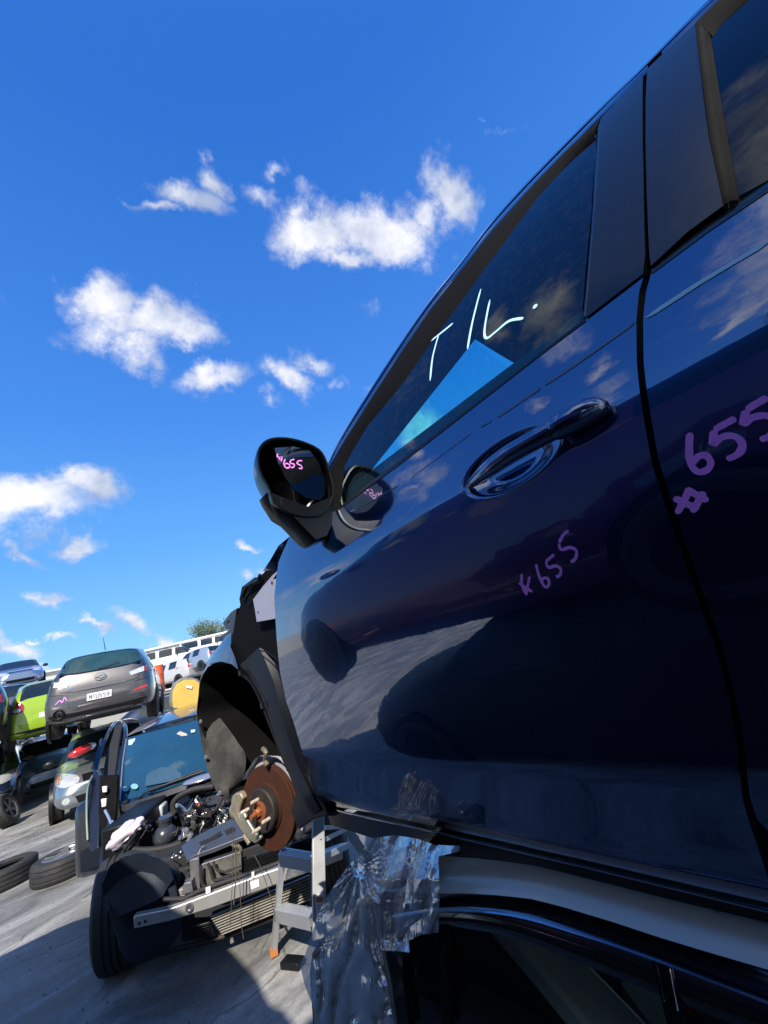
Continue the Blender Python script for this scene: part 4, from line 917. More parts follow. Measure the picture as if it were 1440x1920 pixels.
bm = nb(); beam(bm, B_L+Vector((0, 0, .03)), B_L+Vector((0, 0, .0)), .045, .05, (0.3, .9, 0)); lpart('foot', bm, mat('orange_foot', (.45, .17, .05), .6, var=.3))
bm = nb(); beam(bm, onz(532, 1803, .02), onz(566, 1806, .02), .07, .035); tag(obj('black_trim_strip', bm, BLACKPL, bevel=.006), 'short black plastic trim strip lying on the concrete below the ladder', 'trim strip')
# ------------------------------------------------------------------ generic cars
def templ(kind, Ln, Wd, H):
    W2 = Wd/2; k = H/1.5
    if kind == 'hatch':
        T = [(.0, .30, .66, .60, .66, .50, .70, 0), (.025, .22, .84, .68, .80, .62, .73, 0), (.09, .20, .95, .76, .88, .74, .82, 0), (.20, .20, 1, .86, .92, .80, .94, 0), (.275, .20, 1, .92, .93, .80, 1.01, 0),
             (.40, .20, 1, .95, .94, .72, 1.38, 1), (.52, .20, 1, .97, .94, .70, 1.46, 2), (.60, .20, 1, .99, .94, .70, 1.48, 3), (.75, .20, 1, 1.0, .94, .70, 1.49, 2), (.84, .20, 1, 1.03, .94, .70, 1.47, 3), (.925, .22, .98, 1.03, .92, .66, 1.41, 3),
             (.975, .26, .94, 1.02, .88, .74, 1.08, 4), (.995, .30, .88, .80, .84, .70, .86, 0), (1.0, .36, .80, .60, .76, .6, .64, 0)]
    elif kind == 'sedan':
        T = [(.0, .30, .66, .60, .66, .50, .66, 0), (.02, .22, .84, .66, .80, .62, .70, 0), (.08, .20, .95, .72, .88, .74, .78, 0), (.20, .20, 1, .82, .92, .80, .90, 0), (.27, .20, 1, .88, .93, .80, .97, 0),
             (.39, .20, 1, .92, .94, .72, 1.34, 1), (.50, .20, 1, .93, .94, .70, 1.42, 2), (.57, .20, 1, .94, .94, .70, 1.43, 3), (.68, .20, 1, .95, .94, .70, 1.40, 2), (.74, .20, 1, .97, .94, .70, 1.33, 3),
             (.85, .22, .98, .97, .92, .76, 1.02, 4), (.96, .26, .94, .93, .88, .74, .98, 0), (.99, .30, .88, .76, .84, .70, .84, 0), (1.0, .36, .80, .56, .76, .6, .6, 0)]
    elif kind == 'wagon':
        T = [(.0, .30, .70, .58, .70, .50, .62, 0), (.02, .22, .86, .66, .82, .62, .69, 0), (.08, .20, .95, .73, .88, .74, .80, 0), (.19, .20, 1, .83, .92, .80, .90, 0), (.255, .20, 1, .88, .93, .80, .96, 0),
             (.37, .20, 1, .92, .94, .72, 1.34, 1), (.50, .20, 1, .93, .94, .70, 1.43, 2), (.57, .20, 1, .94, .94, .70, 1.44, 3), (.72, .20, 1, .95, .94, .70, 1.44, 2), (.78, .20, 1, .96, .94, .70, 1.43, 3), (.91, .22, .98, .97, .93, .68, 1.39, 2),
             (.97, .26, .94, .98, .88, .74, 1.05, 4), (.995, .30, .88, .80, .84, .70, .84, 0), (1.0, .36, .80, .60, .76, .6, .64, 0)]
    else:  # van
        T = [(.0, .32, .80, .70, .80, .66, .78, 0), (.02, .26, .92, .80, .90, .74, .86, 0), (.05, .24, .97, .88, .93, .80, .98, 0), (.10, .24, 1, .96, .94, .80, 1.06, 0), (.12, .24, 1, .97, .94, .80, 1.10, 0),
             (.22, .24, 1, 1.0, .95, .80, 1.46, 1), (.34, .24, 1, 1.0, .95, .80, 1.5, 2), (.38, .24, 1, 1.0, .95, .80, 1.5, 3), (.60, .24, 1, 1.0, .95, .80, 1.5, 2), (.64, .24, 1, 1.0, .95, .80, 1.5, 3), (.93, .26, 1, 1.0, .95, .80, 1.5, 2), (.96, .26, .99, 1.0, .94, .80, 1.48, 3),
             (.99, .28, .97, .98, .92, .80, 1.1, 4), (1.0, .34, .93, .70, .88, .7, .8, 0)]
    st = []
    for (f, zb, w, hb, wb, wr, zt, fl) in T:
        st.append(dict(y=-Ln/2+f*Ln, zb=zb*1.0, w=w*W2, hb=hb*k, wb=wb*W2*min(1, w+.02), wr=wr*W2, zt=zt*k, fl=fl))
    return st
def shell(st, vc=.45):
    bm = nb(); rings = []
    cl = bm.edges.layers.float.new('crease_edge'); vl = bm.verts.layers.float.new('crease_vert')
    for s in st:
        zr = s['zt']-.045 if s['fl'] or s['zt'] > s['hb']+.2 else s['zt']-.025
        half = [(0, s['zb']), (s['w']*.75, s['zb']), (s['w']*.94, s['zb']+.05), (s['w'], s['zb']+.20), (s['w']*.995, s['zb']+(s['hb']-s['zb'])*.62), (s['wb'], s['hb']), (s['wr'], max(zr, s['hb']+.01)), (s['wr']*.78, s['zt']), (0, s['zt']+.015)]
        ring = half + [(-x, z) for x, z in half[-2:0:-1]]
        rings.append([bm.verts.new((x, s['y'], z)) for x, z in ring])
    n = len(rings[0])
    for i in range(len(rings)-1):
        fl = st[i+1]['fl']
        for k in range(n):
            a, b = rings[i], rings[i+1]; f = bm.faces.new((a[k], a[(k+1) % n], b[(k+1) % n], b[k]))
            side = k in (5, 10); top = k in (6, 7, 8, 9)
            if fl == 1 and top: f.material_index = 2
            elif fl == 4 and top: f.material_index = 3
            elif fl in (1, 2) and side: f.material_index = 1
    for rg, sgn in ((rings[0], -1), (rings[-1], 1)):
        c = sum((v.co for v in rg), Vector())/n; inner = [bm.verts.new(c+(v.co-c)*.8+Vector((0, sgn*.02, 0))) for v in rg]
        for k in range(n): bm.faces.new((rg[k], rg[(k+1) % n], inner[(k+1) % n], inner[k]))
        bm.faces.new(inner)
    bmesh.ops.recalc_face_normals(bm, faces=bm.faces)
    for e in bm.edges:
        ms = {f.material_index for f in e.link_faces}
        if len(ms) > 1 and vc:
            for v in e.verts: v[vl] = vc
        if len(ms) > 1: e[cl] = .95 if st[0]['w'] > .7 and st[0]['zt'] > .9 else .75
    me = bpy.data.meshes.new('tmp'); bm.to_mesh(me); bm.free(); o = bpy.data.objects.new('tmp', me); COL.objects.link(o)
    m = o.modifiers.new('s', 'SUBSURF'); m.levels = 2; m.render_levels = 2
    dg = bpy.context.evaluated_depsgraph_get(); me2 = bpy.data.meshes.new_from_object(o.evaluated_get(dg)); bpy.data.objects.remove(o); bpy.data.meshes.remove(me)
    full = bmesh.new(); full.from_mesh(me2); bpy.data.meshes.remove(me2); return full
RIM = mat('alloy_rim', (.33, .33, .34), .35, .7, var=.2, scale=20, dirt=(.10, .09, .08), dirtamt=.4)
def make_wheel(parent, loc, r=.31, w=.2, axis=(1, 0, 0), sp=5, rim=RIM, name='wheel'):
    bm = nb(); prof = [(r*.66, w*.42), (r*.70, w*.49), (r*.88, w*.52), (r*.97, w*.44), (r, w*.30)]
    for g_ in (.18, .02, -.14): prof += [(r, w*(g_+.05)), (r*.972, w*(g_+.035)), (r*.972, w*(g_-.0)), (r, w*(g_-.015))]
    prof += [(r, -w*.30), (r*.97, -w*.44), (r*.88, -w*.52), (r*.66, -w*.48)]
    lathe(bm, prof, (0, 0, 0), axis, 40); wh = obj(name, bm, TYRE, parent, angle=25); wh.location = loc
    bm = nb(); lathe(bm, [(r*.67, w*.44), (r*.62, w*.40), (r*.60, w*.10), (r*.60, -w*.4), (r*.67, -w*.45)], (0, 0, 0), axis, 32)
    ax = Vector(axis).normalized(); x = ax.orthogonal().normalized(); y = ax.cross(x)
    for k in range(sp):
        a = 2*pi*k/sp; d = cos(a)*x+sin(a)*y; beam(bm, ax*w*.30, d*r*.63+ax*w*.34, r*.17, w*.12, ax)
    lathe(bm, [(0, w*.40), (r*.13, w*.38), (r*.17, w*.30), (r*.17, w*.2)], (0, 0, 0), axis, 16)
    lathe(bm, [(0, -w*.1), (r*.6, -w*.1)], (0, 0, 0), axis, 16, 1)
    obj('rim', bm, [rim, DARKINT], wh, angle=30); return wh
OPGL = mat('dark_window', (.012, .018, .02), .06, coat=1.0, var=.3)
class Car:
    def __init__(s, name, label, cat, loc, rz, kind, pm, Ln=4.3, Wd=1.72, H=1.48, group=None, gm=None, wheels=(1, 1, 1, 1), rx=0., ry=0., wr=.31, lights=True, rim=RIM, interior=False):
        s.root = empty(name, label, cat, loc, rz, group, rx, ry); s.L = Ln; s.W = Wd; s.H = H
        full = shell(templ(kind, Ln, Wd, H), .9 if kind == 'van' else .5); s.bvh = BVHTree.FromBMesh(full)
        for idx, nm, m in ((0, 'body', pm), (1, 'side_window', gm or OPGL), (2, 'windscreen', gm or OPGL), (3, 'rear_screen', gm or OPGL)):
            for sg in ((-1, 1) if idx == 1 else (0,)):
                b = full.copy(); dele = [f for f in b.faces if f.material_index != idx or (sg and f.calc_center_median().x*sg < 0)]
                bmesh.ops.delete(b, geom=dele, context='FACES')
                if not b.faces: b.free(); continue
                me = bpy.data.meshes.new(nm); b.to_mesh(me); b.free(); me.materials.append(m)
                for p in me.polygons: p.use_smooth = True; p.material_index = 0
                link(bpy.data.objects.new(nm, me), s.root)
        full.free(); s.wheels = []
        yf, yr = -Ln/2+.19*Ln, -Ln/2+.80*Ln
        for k, (x, y) in enumerate(((-1, yf), (1, yf), (-1, yr), (1, yr))):
            bm = nb(); lathe(bm, [(0, 0), (wr+.045, 0), (wr+.05, -.05)], (x*(Wd/2+.004), y, wr+.0), (x, 0, 0), 30); obj('wheel_arch', bm, BLACKPL, s.root)
            if wheels[k]: s.wheels.append(make_wheel(s.root, (x*(Wd/2-.085), y, wr), wr, .2, (x, 0, 0), 5, rim))
        if interior:
            bm = nb(); box(bm, (0, .1, .55), (Wd*.82, Ln*.7, .5)); box(bm, (-.36, .1, 1.0), (.42, .14, .5)); box(bm, (.36, .1, 1.0), (.42, .14, .5)); obj('interior', bm, DARKINT, s.root, bevel=.04)
    def on(s, face, off=.004):
        d = {'front': Vector((0, 1, 0)), 'rear': Vector((0, -1, 0)), 'left': Vector((1, 0, 0)), 'right': Vector((-1, 0, 0)), 'top': Vector((0, 0, -1))}[face]
        def S_(u, v):
            o = Vector((u, 0, v)) if abs(d.y) else (Vector((0, u, v)) if abs(d.x) else Vector((u, v, 0)))
            o = o - d*6; h = s.bvh.ray_cast(o, d)
            if h[0] is None:
                n = s.bvh.find_nearest(o+d*(6-(s.L/2 if abs(d.y) else s.W/2))); return n[0]-d*off
            return h[0]-d*off
        return S_, d
    def lay(s, face, name, pts, m, off=.004, step=.06, thick=.015, parent=None, round_=0):
        S_, d = s.on(face, off)
        if round_: pts = [(p.x, p.y) for p in smooth_pts([Vector((a, b)) for a, b in pts], round_, True)]
        o = obj(name, patch(pts, S_, step=step, thick=thick, inward=d), m, parent or s.root, angle=45); return o
    def line(s, face, name, pts, wid, m=BLACKPL, off=.003):
        S_, d = s.on(face, 0); bm = nb(); stroke(bm, pts, wid, S_, off, -d, 1); return obj(name, bm, m, s.root)
def mirror_pts(p): return [(-x, z) for x, z in p]
def std_front(c, z=.68, amber=True, grille=True, plate_=False, hl=.40):
    W = c.W/2
    for sg in (1, -1):
        P = [(.50, z-.04), (.52, z+.06), (.80, z+.13), (.93, z+.10), (.90, z-.01), (.72, z-.07)]; P = [(x*W*sg, y) for x, y in P]; h = c.lay('front', 'headlight', P, LENS, .012, .05, .02, round_=2)
        if amber: c.lay('front', 'indicator', [(x*W*sg, y) for x, y in [(.84, z+.0), (.84, z+.10), (.93, z+.09), (.91, z)]], AMBER, .020, .05, .004, parent=h)
        c.lay('front', 'fog_lamp', [((.70+.07*cos(a))*W*sg, .38+.055*sin(a)) for a in [k*pi/5 for k in range(10)]], LENS, .008, .05, .01)
        bm = nb(); ell(bm, (sg*(W+.06), -c.L*.20, .98*c.H/1.5), (.11, .05, .07), 12); obj('wing_mirror', bm, BLACKPL, c.root)
    if grille:
        c.lay('front', 'grille', [(-.42*W, z-.05), (-.45*W, z+.05), (.45*W, z+.05), (.42*W, z-.05)], BLACKPL, .008, .05, .01)
        c.lay('front', 'lower_grille', [(-.5*W, .30), (-.55*W, .42), (.55*W, .42), (.5*W, .30)], BLACKPL, .006, .05, .01)
def std_rear(c, z=.88, lamp=None):
    W = c.W/2
    for sg in (1, -1):
        P = lamp or [(.62, z-.08), (.62, z+.06), (.90, z+.10), (.94, z+.02), (.92, z-.08)]; c.lay('rear', 'tail_light', [(x*W*sg, y) for x, y in P], RED, .010, .05, .02, round_=2)
    c.lay('rear', 'number_plate', [(-.24, .60), (-.24, .71), (.24, .71), (.24, .60)], mat('plate_white', (.75, .75, .72), .35, var=.03), .006, .1, .006)
def at(px, py, D, z=None):
    p = ond(px, py, D)
    if z is not None: p.z = z
    return p
# --- grey hatch, rear towards us, on the roof of the wagon
GREY = paint('warm_grey_paint', (.075, .072, .074), .6, .33)
rzm = radians(180-14); pm_ = at(196, 1300, 10.4, 1.33); Dm = Vector((sin(rzm), -cos(rzm), 0))
mz = Car('grey_hatchback', 'grey hatchback seen from behind, plate MTU559, stacked on the silver wagon', 'car', pm_ - Dm*-1*-1*2.15 if False else pm_+Vector((.38, 1.65, .03)), rzm, 'hatch', GREY, 4.4, 1.80, 1.50, gm=glass('grey_hatch_glass', (.30, .42, .42), 1.0, ior=1.7), ry=radians(-2.0), interior=True)
Wm = .90
mz.lay('rear', 'rear_seal', [(x*Wm, z) for x, z in [(-.72, 1.10), (-.82, 1.16), (-.70, 1.37), (-.40, 1.425), (.40, 1.425), (.70, 1.37), (.82, 1.16), (.72, 1.10), (.4, 1.065), (-.4, 1.065)]], SBLK, .004, .06, .01, round_=2)
mz.lay('rear', 'rear_window', [(x*Wm, z) for x, z in [(-.68, 1.125), (-.76, 1.17), (-.66, 1.34), (-.38, 1.395), (.38, 1.395), (.66, 1.34), (.76, 1.17), (.68, 1.125), (.4, 1.09), (-.4, 1.09)]], mat('teal_glass', (.02, .055, .06), .04, coat=1, var=.5, scale=3), .010, .06, .006, round_=2)
for sg in (1, -1):
    h = mz.lay('rear', 'tail_light', [(x*Wm*sg, z) for x, z in ([(.52, .93), (.80, 1.0), (.80, .90), (.56, .86)])], LENS, .014, .05, .02)
    if sg == -1: mz.lay('rear', 'tail_light', [(x*Wm*sg, z) for x, z in [(.81, .90), (.81, 1.0), (.92, 1.03), (.96, .95), (.93, .89)]], RED, .014, .05, .02)
    else:
        hh = mz.lay('rear', 'lamp_recess', [(x*Wm*sg, z) for x, z in [(.81, .90), (.81, .99), (.95, 1.01), (.96, .90)]], mat('recess_grey', (.09, .085, .08), .5), .006, .05, .02)
        for xx in (.85, .91): mz.lay('rear', 'bulb_hole', [(xx*Wm+.017*cos(a), .955+.017*sin(a)) for a in [k*pi/4 for k in range(8)]], DARKINT, .008, .05, .004, parent=hh)
mz.line('rear', 'hatch_gap', [(x*Wm, z) for x, z in [(-.78, 1.06), (-.80, .98), (-.70, .84), (-.60, .78), (0, .75), (.60, .78), (.70, .84), (.80, .98), (.78, 1.06)]], .012)
mz.line('rear', 'bumper_gap', [(x*Wm, z) for x, z in [(-.96, .80), (-.80, .76), (-.62, .74)]], .010); mz.line('rear', 'bumper_gap', [(x*Wm, z) for x, z in [(.96, .80), (.80, .76), (.62, .74)]], .010)
mz.lay('rear', 'reflector', [(x*Wm, z) for x, z in [(-.60, .56), (-.60, .59), (-.86, .64), (-.88, .60)]], RED, .008, .05, .01)
mz.lay('rear', 'bumper_lip', [(x*Wm, z) for x, z in [(-.86, .34), (-.90, .42), (-.4, .40), (.4, .40), (.90, .42), (.86, .34), (.5, .28), (-.5, .28)]], BLACKPL, .006, .06, .02)
mz.lay('rear', 'garnish', [(-.42, .76), (-.42, .80), (.42, .80), (.42, .76)], mat('grey_gloss', (.17, .165, .165), .2, .6, coat=1), .012, .06, .012)
pl = mz.lay('rear', 'number_plate', [(-.19, .555), (-.19, .675), (.19, .675), (.19, .555)], mat('plate_white', (.75, .75, .72), .35, var=.03), .022, .2, .01)
S_, d_ = mz.on('rear', .036)
FONT = {'M': [[(0, 0), (0, 1), (.5, .3), (1, 1), (1, 0)]], 'T': [[(0, 1), (1, 1)], [(.5, 1), (.5, 0)]], 'U': [[(0, 1), (0, .15), (.2, 0), (.8, 0), (1, .15), (1, 1)]], '5': [[(1, 1), (.05, 1), (0, .55), (.7, .58), (1, .3), (.7, 0), (0, .08)]], '9': [[(1, .6), (.5, .42), (0, .7), (.5, 1), (1, .8), (1, .35), (.6, 0), (.1, .05)]]}
bm = nb()
y0 = S_(0, .62).y
for k, ch in enumerate('MTU559'):
    x0 = .155-k*.0535
    for st in FONT[ch]:
        P = [Vector((x0-px*.038, y0, .576+pz*.078)) for px, pz in st]
        for a, b in zip(P[:-1], P[1:]): beam(bm, a, b, .0072, .002, (0, 1, 0))
obj('plate_lettering', bm, BLACKPL, pl)
c_ = S_(0, .95); bm = nb(); lathe(bm, [(.085+.008*cos(a*pi/3), .008*sin(a*pi/3)) for a in range(6)], (0, 0, 0), (0, 1, 0), 28, close=True); beam(bm, (-.07, 0, .035), (0, 0, -.02), .012, .012, (0, 1, 0)); beam(bm, (.07, 0, .035), (0, 0, -.02), .012, .012, (0, 1, 0))
for v in bm.verts: v.co = Vector((v.co.x, v.co.y, v.co.z*.75)) + c_
obj('badge', bm, CHROME, mz.root)
mz.line('rear', 'wiper', [(.05, 1.10), (-.30, 1.155), (-.48, 1.20)][:2], .02, BLACKPL, .02); mz.line('rear', 'badge_script', [(.42, .83), (.62, .845)], .022, CHROME, .006)
bm = nb(); c_ = S_(.60, .42); lathe(bm, [(.075, -.02), (.085, .0), (.075, .01), (.06, 0), (.055, -.05), (0, -.06)], c_+Vector((0, .01, 0)), (0, 1, 0), 24); obj('exhaust_recess', bm, BLACKPL, mz.root); bm = nb(); lathe(bm, [(.03, .0), (.034, .012), (.030, .02), (.024, .01), (.024, -.05)], c_+Vector((0, .02, 0)), (0, 1, 0), 20); obj('exhaust_tip', bm, CHROME, mz.root)
mz.line('rear', 'pen_marking', [(.66, .60), (.60, .66), (.56, .62), (.53, .70), (.50, .64)], .012, MAG, .006)
bm = nb(); tube(bm, [(.0, 1.6, 1.49), (.02, 1.72, 1.72)], .006, 6, rr=[.009, .004]); obj('aerial', bm, BLACKPL, mz.root)
bm = nb(); box(bm, (0, 1.5, .28), (1.3, 1.0, .1)); tube(bm, [(.5, 2.0, .3), (.3, 1.5, .3), (-.4, 1.4, .3)], .05, 10); tube(bm, [(-.7, 1.3, .3), (.7, 1.3, .3)], .04, 10); obj('underbody', bm, GREASE, mz.root)
# --- silver wagon below it
SLV2 = paint('silver_grey_paint', (.30, .34, .36), .75, .32)
lg = Car('silver_wagon', 'silver grey wagon facing us under the grey hatchback, loose red lamp on its windscreen', 'car', (1.38, 12.35, 0), radians(-6), 'wagon', SLV2, 4.7, 1.74, 1.46, gm=mat('green_dark_glass', (.016, .03, .025), .08, coat=1, var=.4, scale=5))
std_front(lg, .66); W = .87
h = None
rl = nb(); ell(rl, (0, 0, 0), (.20, .07, .085), 18, R=Matrix.Rotation(radians(-12), 3, 'Y')); ell(rl, (.14, .02, .03), (.10, .06, .07), 14, mi=1)
o = obj('loose_tail_lamp', rl, [RED, LENS]); o.location = at(152, 1408, 10.55); tag(o, 'red and clear tail lamp lying loose on the wagon windscreen', 'tail lamp')
# --- small light blue hatch, with the lime green one on top
LB = paint('pale_blue_paint', (.22, .30, .42), .6, .3)
lb_ = Car('pale_blue_hatchback', 'pale blue small hatchback facing us under the lime green car', 'car', at(88, 1450, 17.2, 0), radians(2), 'hatch', LB, 3.8, 1.66, 1.48); std_front(lb_, .66)
LIME = paint('lime_green_paint', (.30, .48, .02), .1, .3)
gr_ = Car('lime_green_hatchback', 'lime green small hatchback seen from behind, between the dark cars and the grey hatchback', 'car', at(84, 1330, 15.4, 1.32), radians(183), 'hatch', LIME, 3.6, 1.62, 1.5)
std_rear(gr_, .88, [(.66, .80), (.64, .95), (.74, 1.04), (.90, 1.03), (.94, .90), (.88, .80)])
for sg in (1, -1):
    gr_.lay('rear', 'lamp_centre', [((.79+.10*cos(a))*.81*sg, .86+.045*sin(a)) for a in [k*pi/5 for k in range(10)]], LENS, .03, .05, .004)
gr_.lay('rear', 'bumper_lip', [(-.7, .30), (-.74, .38), (.74, .38), (.7, .30)], BLACKPL, .006, .06, .02)
# --- dark stack at the left edge
NV = paint('navy_paint', (.015, .03, .07), .5, .3); BK = paint('black_paint', (.010, .011, .014), .3, .3); MAUVE = paint('mauve_grey_paint', (.14, .14, .19), .6, .3); SKYB = paint('silver_blue_paint', (.20, .28, .45), .6, .3)
c = Car('navy_hatchback', 'navy hatchback on the ground under the black car at the left edge', 'car', at(-34, 1400, 15.6, .12), radians(-4), 'hatch', NV, 4.2, 1.74, 1.46); std_front(c, .70)
c = Car('black_hatchback', 'black hatchback stacked on the navy one at the left edge', 'car', at(-66, 1330, 15.0, 1.62), radians(180), 'hatch', BK, 4.0, 1.7, 1.48); std_rear(c)
c = Car('mauve_sedan', 'mauve grey car with red tail light behind the black hatchback', 'car', at(0, 1320, 18.5, 1.62), radians(182), 'hatch', MAUVE, 4.3, 1.74, 1.5); std_rear(c, .92)
c = Car('dusty_wagon', 'pale dusty car on the ground under the mauve grey one', 'car', at(12, 1420, 19.5, .1), radians(-2), 'wagon', SLV2, 4.4, 1.74, 1.5); std_front(c)
c = Car('silver_blue_suv', 'silver blue tall car facing us on top of a far stack', 'car', at(32, 1275, 27, 3.55), radians(4), 'hatch', SKYB, 4.1, 1.78, 1.5); std_front(c, .74)
c = Car('pale_green_wagon', 'pale green car in the middle of the far stack under the silver blue one', 'car', at(38, 1320, 27, 1.8), radians(4), 'wagon', paint('pale_green_paint', (.3, .36, .34), .5, .3), 4.3, 1.74, 1.6); std_front(c)
c = Car('dark_teal_hatchback', 'dark teal car at the bottom of the far stack', 'car', at(38, 1380, 27, .25), radians(4), 'hatch', paint('teal_paint', (.03, .08, .09), .5, .3), 4.2, 1.74, 1.46); std_front(c)
# --- far row at the right: white vans and utes
WH = WHITE
def far(name, label, px, py, D, z, rz, kind, pm, Ln, Wd, H, front=True, **k):
    p = at(px, py, D, z); c = Car(name, label, 'car' if kind != 'van' else 'van', p, rz, kind, pm, Ln, Wd, H, **k)
    (std_front if front else std_rear)(c, (.72 if front else .95)*H/1.5); return c
v1 = far('white_van', 'long white van with a roof rack in the far row', 316, 1250, 44, 3.75, radians(62), 'van', WH, 5.2, 1.8, 2.1)
bm = nb()
for x in (-.7, .7): tube(bm, [(x, -1.6, 2.2), (x, 2.2, 2.2)], .025, 8)
for y in (-1.4, 0, 1.6): tube(bm, [(-.75, y, 2.2), (.75, y, 2.2)], .025, 8); tube(bm, [(-.7, y, 2.05), (-.7, y, 2.2)], .02, 6); tube(bm, [(.7, y, 2.05), (.7, y, 2.2)], .02, 6)
obj('roof_rack', bm, BLACKPL, v1.root)
v2 = far('white_minibus', 'white minibus with its rear door open at the top of the far row', 388, 1215, 46, 4.3, radians(70), 'van', WH, 5.0, 1.8, 2.0)
v3 = far('white_pickup', 'silver white pickup with an orange tail lamp in the far row', 324, 1262, 34, 2.35, radians(212), 'hatch', paint('pearl_paint', (.5, .5, .5), .2, .3), 4.2, 1.72, 1.6, front=False)
v4 = far('pale_blue_wagon', 'pale blue hatchback seen from behind beside the white pickup', 372, 1248, 33, 2.85, radians(205), 'hatch', paint('ice_blue_paint', (.33, .40, .50), .5, .3), 4.0, 1.7, 1.5, front=False)
v5 = far('dark_blue_sedan', 'dark blue sedan bonnet low behind the grey hatchback', 318, 1300, 19, .35, radians(60), 'sedan', NV, 4.4, 1.74, 1.45)
for i, (px, D, z, rz, m, kd, H, nm, lab) in enumerate([(322, 44, 2.2, 62, SLV2, 'van', 1.6, 'silver_van', 'silver van on the ground under the long white van'), (392, 46, 2.2, 70, WH, 'van', 1.9, 'cream_van', 'cream van on the ground under the white minibus'), (330, 31, .0, 200, BK, 'hatch', 1.45, 'black_hatchback', 'black car on the ground below the white pickup'), (376, 30, .2, 196, MAUVE, 'hatch', 1.5, 'mauve_hatchback', 'mauve car on the ground under the pale blue hatchback')]):
    far(nm, lab, px, 1300, D, z, radians(rz), kd, m, 4.6 if kd == 'van' else 4.2, 1.78, H)
bm = nb(); lathe(bm, [(0, 0), (.29, 0), (.29, .3), (.30, .32), (.29, .34), (.29, .60), (.30, .62), (.29, .64), (.29, .9), (.27, .9), (.27, .87), (0, .87)], (0, 0, 0), (0, 0, 1), 24); o = obj('orange_drum', bm, mat('orange_drum_paint', (.62, .10, .03), .5)); o.location = at(298, 1290, 22, 1.9); o.scale = (.8, .8, 1.35); tag(o, 'orange red drum beside the grey hatchback, lit by the sun', 'drum')
bm = nb(); box(bm, (0, 0, .5), (1.6, 1.2, 1.0)); box(bm, (0, 0, 1.0-.0), (1.7, 1.3, .06)); o = obj('pallet_crate', bm, mat('grey_crate', (.2, .19, .18), .7), bevel=.02); o.scale = (1, 1, 1.86); o.location = at(298, 1290, 22, 0); tag(o, 'grey crate under the orange drum', 'crate')
bm = nb(); box(bm, (0, 0, 1.1), (60, 34, 2.2)); o = obj('raised_yard', bm, mat('pale_concrete', (.32, .32, .30), .8), smooth=False); o.location = at(380, 1250, 52, 0); o.rotation_euler = (0, 0, radians(-14)); o['kind'] = 'structure'
# --- sheds and trees far off
def shed(name, label, p, rz, sx, sy, h, m, n=8):
    r = empty(name, label, 'building', p, rz); bm = nb(); box(bm, (0, 0, h/2), (sx, sy, h)); obj('wall', bm, m, r); bm = nb(); box(bm, (0, 0, h+.12), (sx+.6, sy+.6, .22)); obj('roof', bm, mat('white_roof', (.7, .7, .68), .4), r, bevel=.05)
    for k in range(n): bm = nb(); box(bm, (-sx/2+sx*(k+.5)/n, -sy/2-.02, h*.6), (sx/n*.5, .06, h*.25)); obj('window', bm, OPGL, r)
shed('white_warehouse', 'long white warehouse on the horizon behind the white van', at(290, 1250, 62, 0), radians(-30), 34, 10, 7.3, WHITE, 0)
shed('cream_shed', 'cream wall at the horizon between the far stack and the green car', at(58, 1300, 60, 0), radians(8), 12, 8, 7.0, mat('cream_wall', (.62, .60, .52), .7), 4)
def tree(px, D, h, label, leaf, rad, bare=False, seed=1):
    rnd = random.Random(seed); p = at(px, 1200, D, 0); r = empty('tree', label, 'tree', p); bm = nb(); tube(bm, [(0, 0, 0), (.1, 0, h*.4), (0, .1, h*.8)], .2, 8, rr=[.28, .2, .07])
    tips = []
    for k in range(26):
        a = rnd.uniform(0, 2*pi); z0 = h*rnd.uniform(.3, .75); rr = rad*rnd.uniform(.5, 1); e = Vector((cos(a)*rr, sin(a)*rr, min(h*1.0, z0+h*rnd.uniform(.12, .35)))); m_ = Vector((cos(a)*rr*.5, sin(a)*rr*.5, z0+(e.z-z0)*.35)); tube(bm, [(0.05, 0, z0), m_, e], .05, 5, rr=[.07, .04, .012]); tips += [m_, e, (m_+e)/2]
        for j in range(3):
            q_ = m_.lerp(e, rnd.uniform(.2, 1)); w = q_+Vector((rnd.uniform(-1, 1), rnd.uniform(-1, 1), rnd.uniform(.1, 1)))*rad*.3; tube(bm, [q_, w], .012, 4, rr=[.02, .006]); tips.append(w)
    obj('trunk', bm, mat('bark', (.12, .09, .06), .9, var=.3), r); bm = nb()
    for tpt in tips:
        for j in range(10 if bare else 46):
            c = tpt+Vector((rnd.gauss(0, 1), rnd.gauss(0, 1), rnd.gauss(0, .8)))*rad*.16; a = Vector((rnd.uniform(-1, 1), rnd.uniform(-1, 1), rnd.uniform(-1, 1))).normalized()*.11; b = a.orthogonal().normalized()*.07
            bm.faces.new([bm.verts.new(c+a), bm.verts.new(c+b), bm.verts.new(c-a), bm.verts.new(c-b)])
    obj('crown', bm, leaf, r, smooth=False)
LEAF = mat('leaf', (.09, .12, .03), .6, var=.5, scale=1.5); LEAFB = mat('dry_leaf', (.22, .15, .07), .7, var=.4, scale=1.5)
tree(398, 60, 9.3, 'green tree with yellow tips above the white minibus', LEAF, 2.6, seed=3); tree(416, 66, 10.2, 'bare brown tree right of the green one above the minibus', LEAFB, 3.0, True, 5); tree(75, 70, 7.6, 'small bare tree on the horizon left of the green car', LEAFB, 1.4, True, 8)
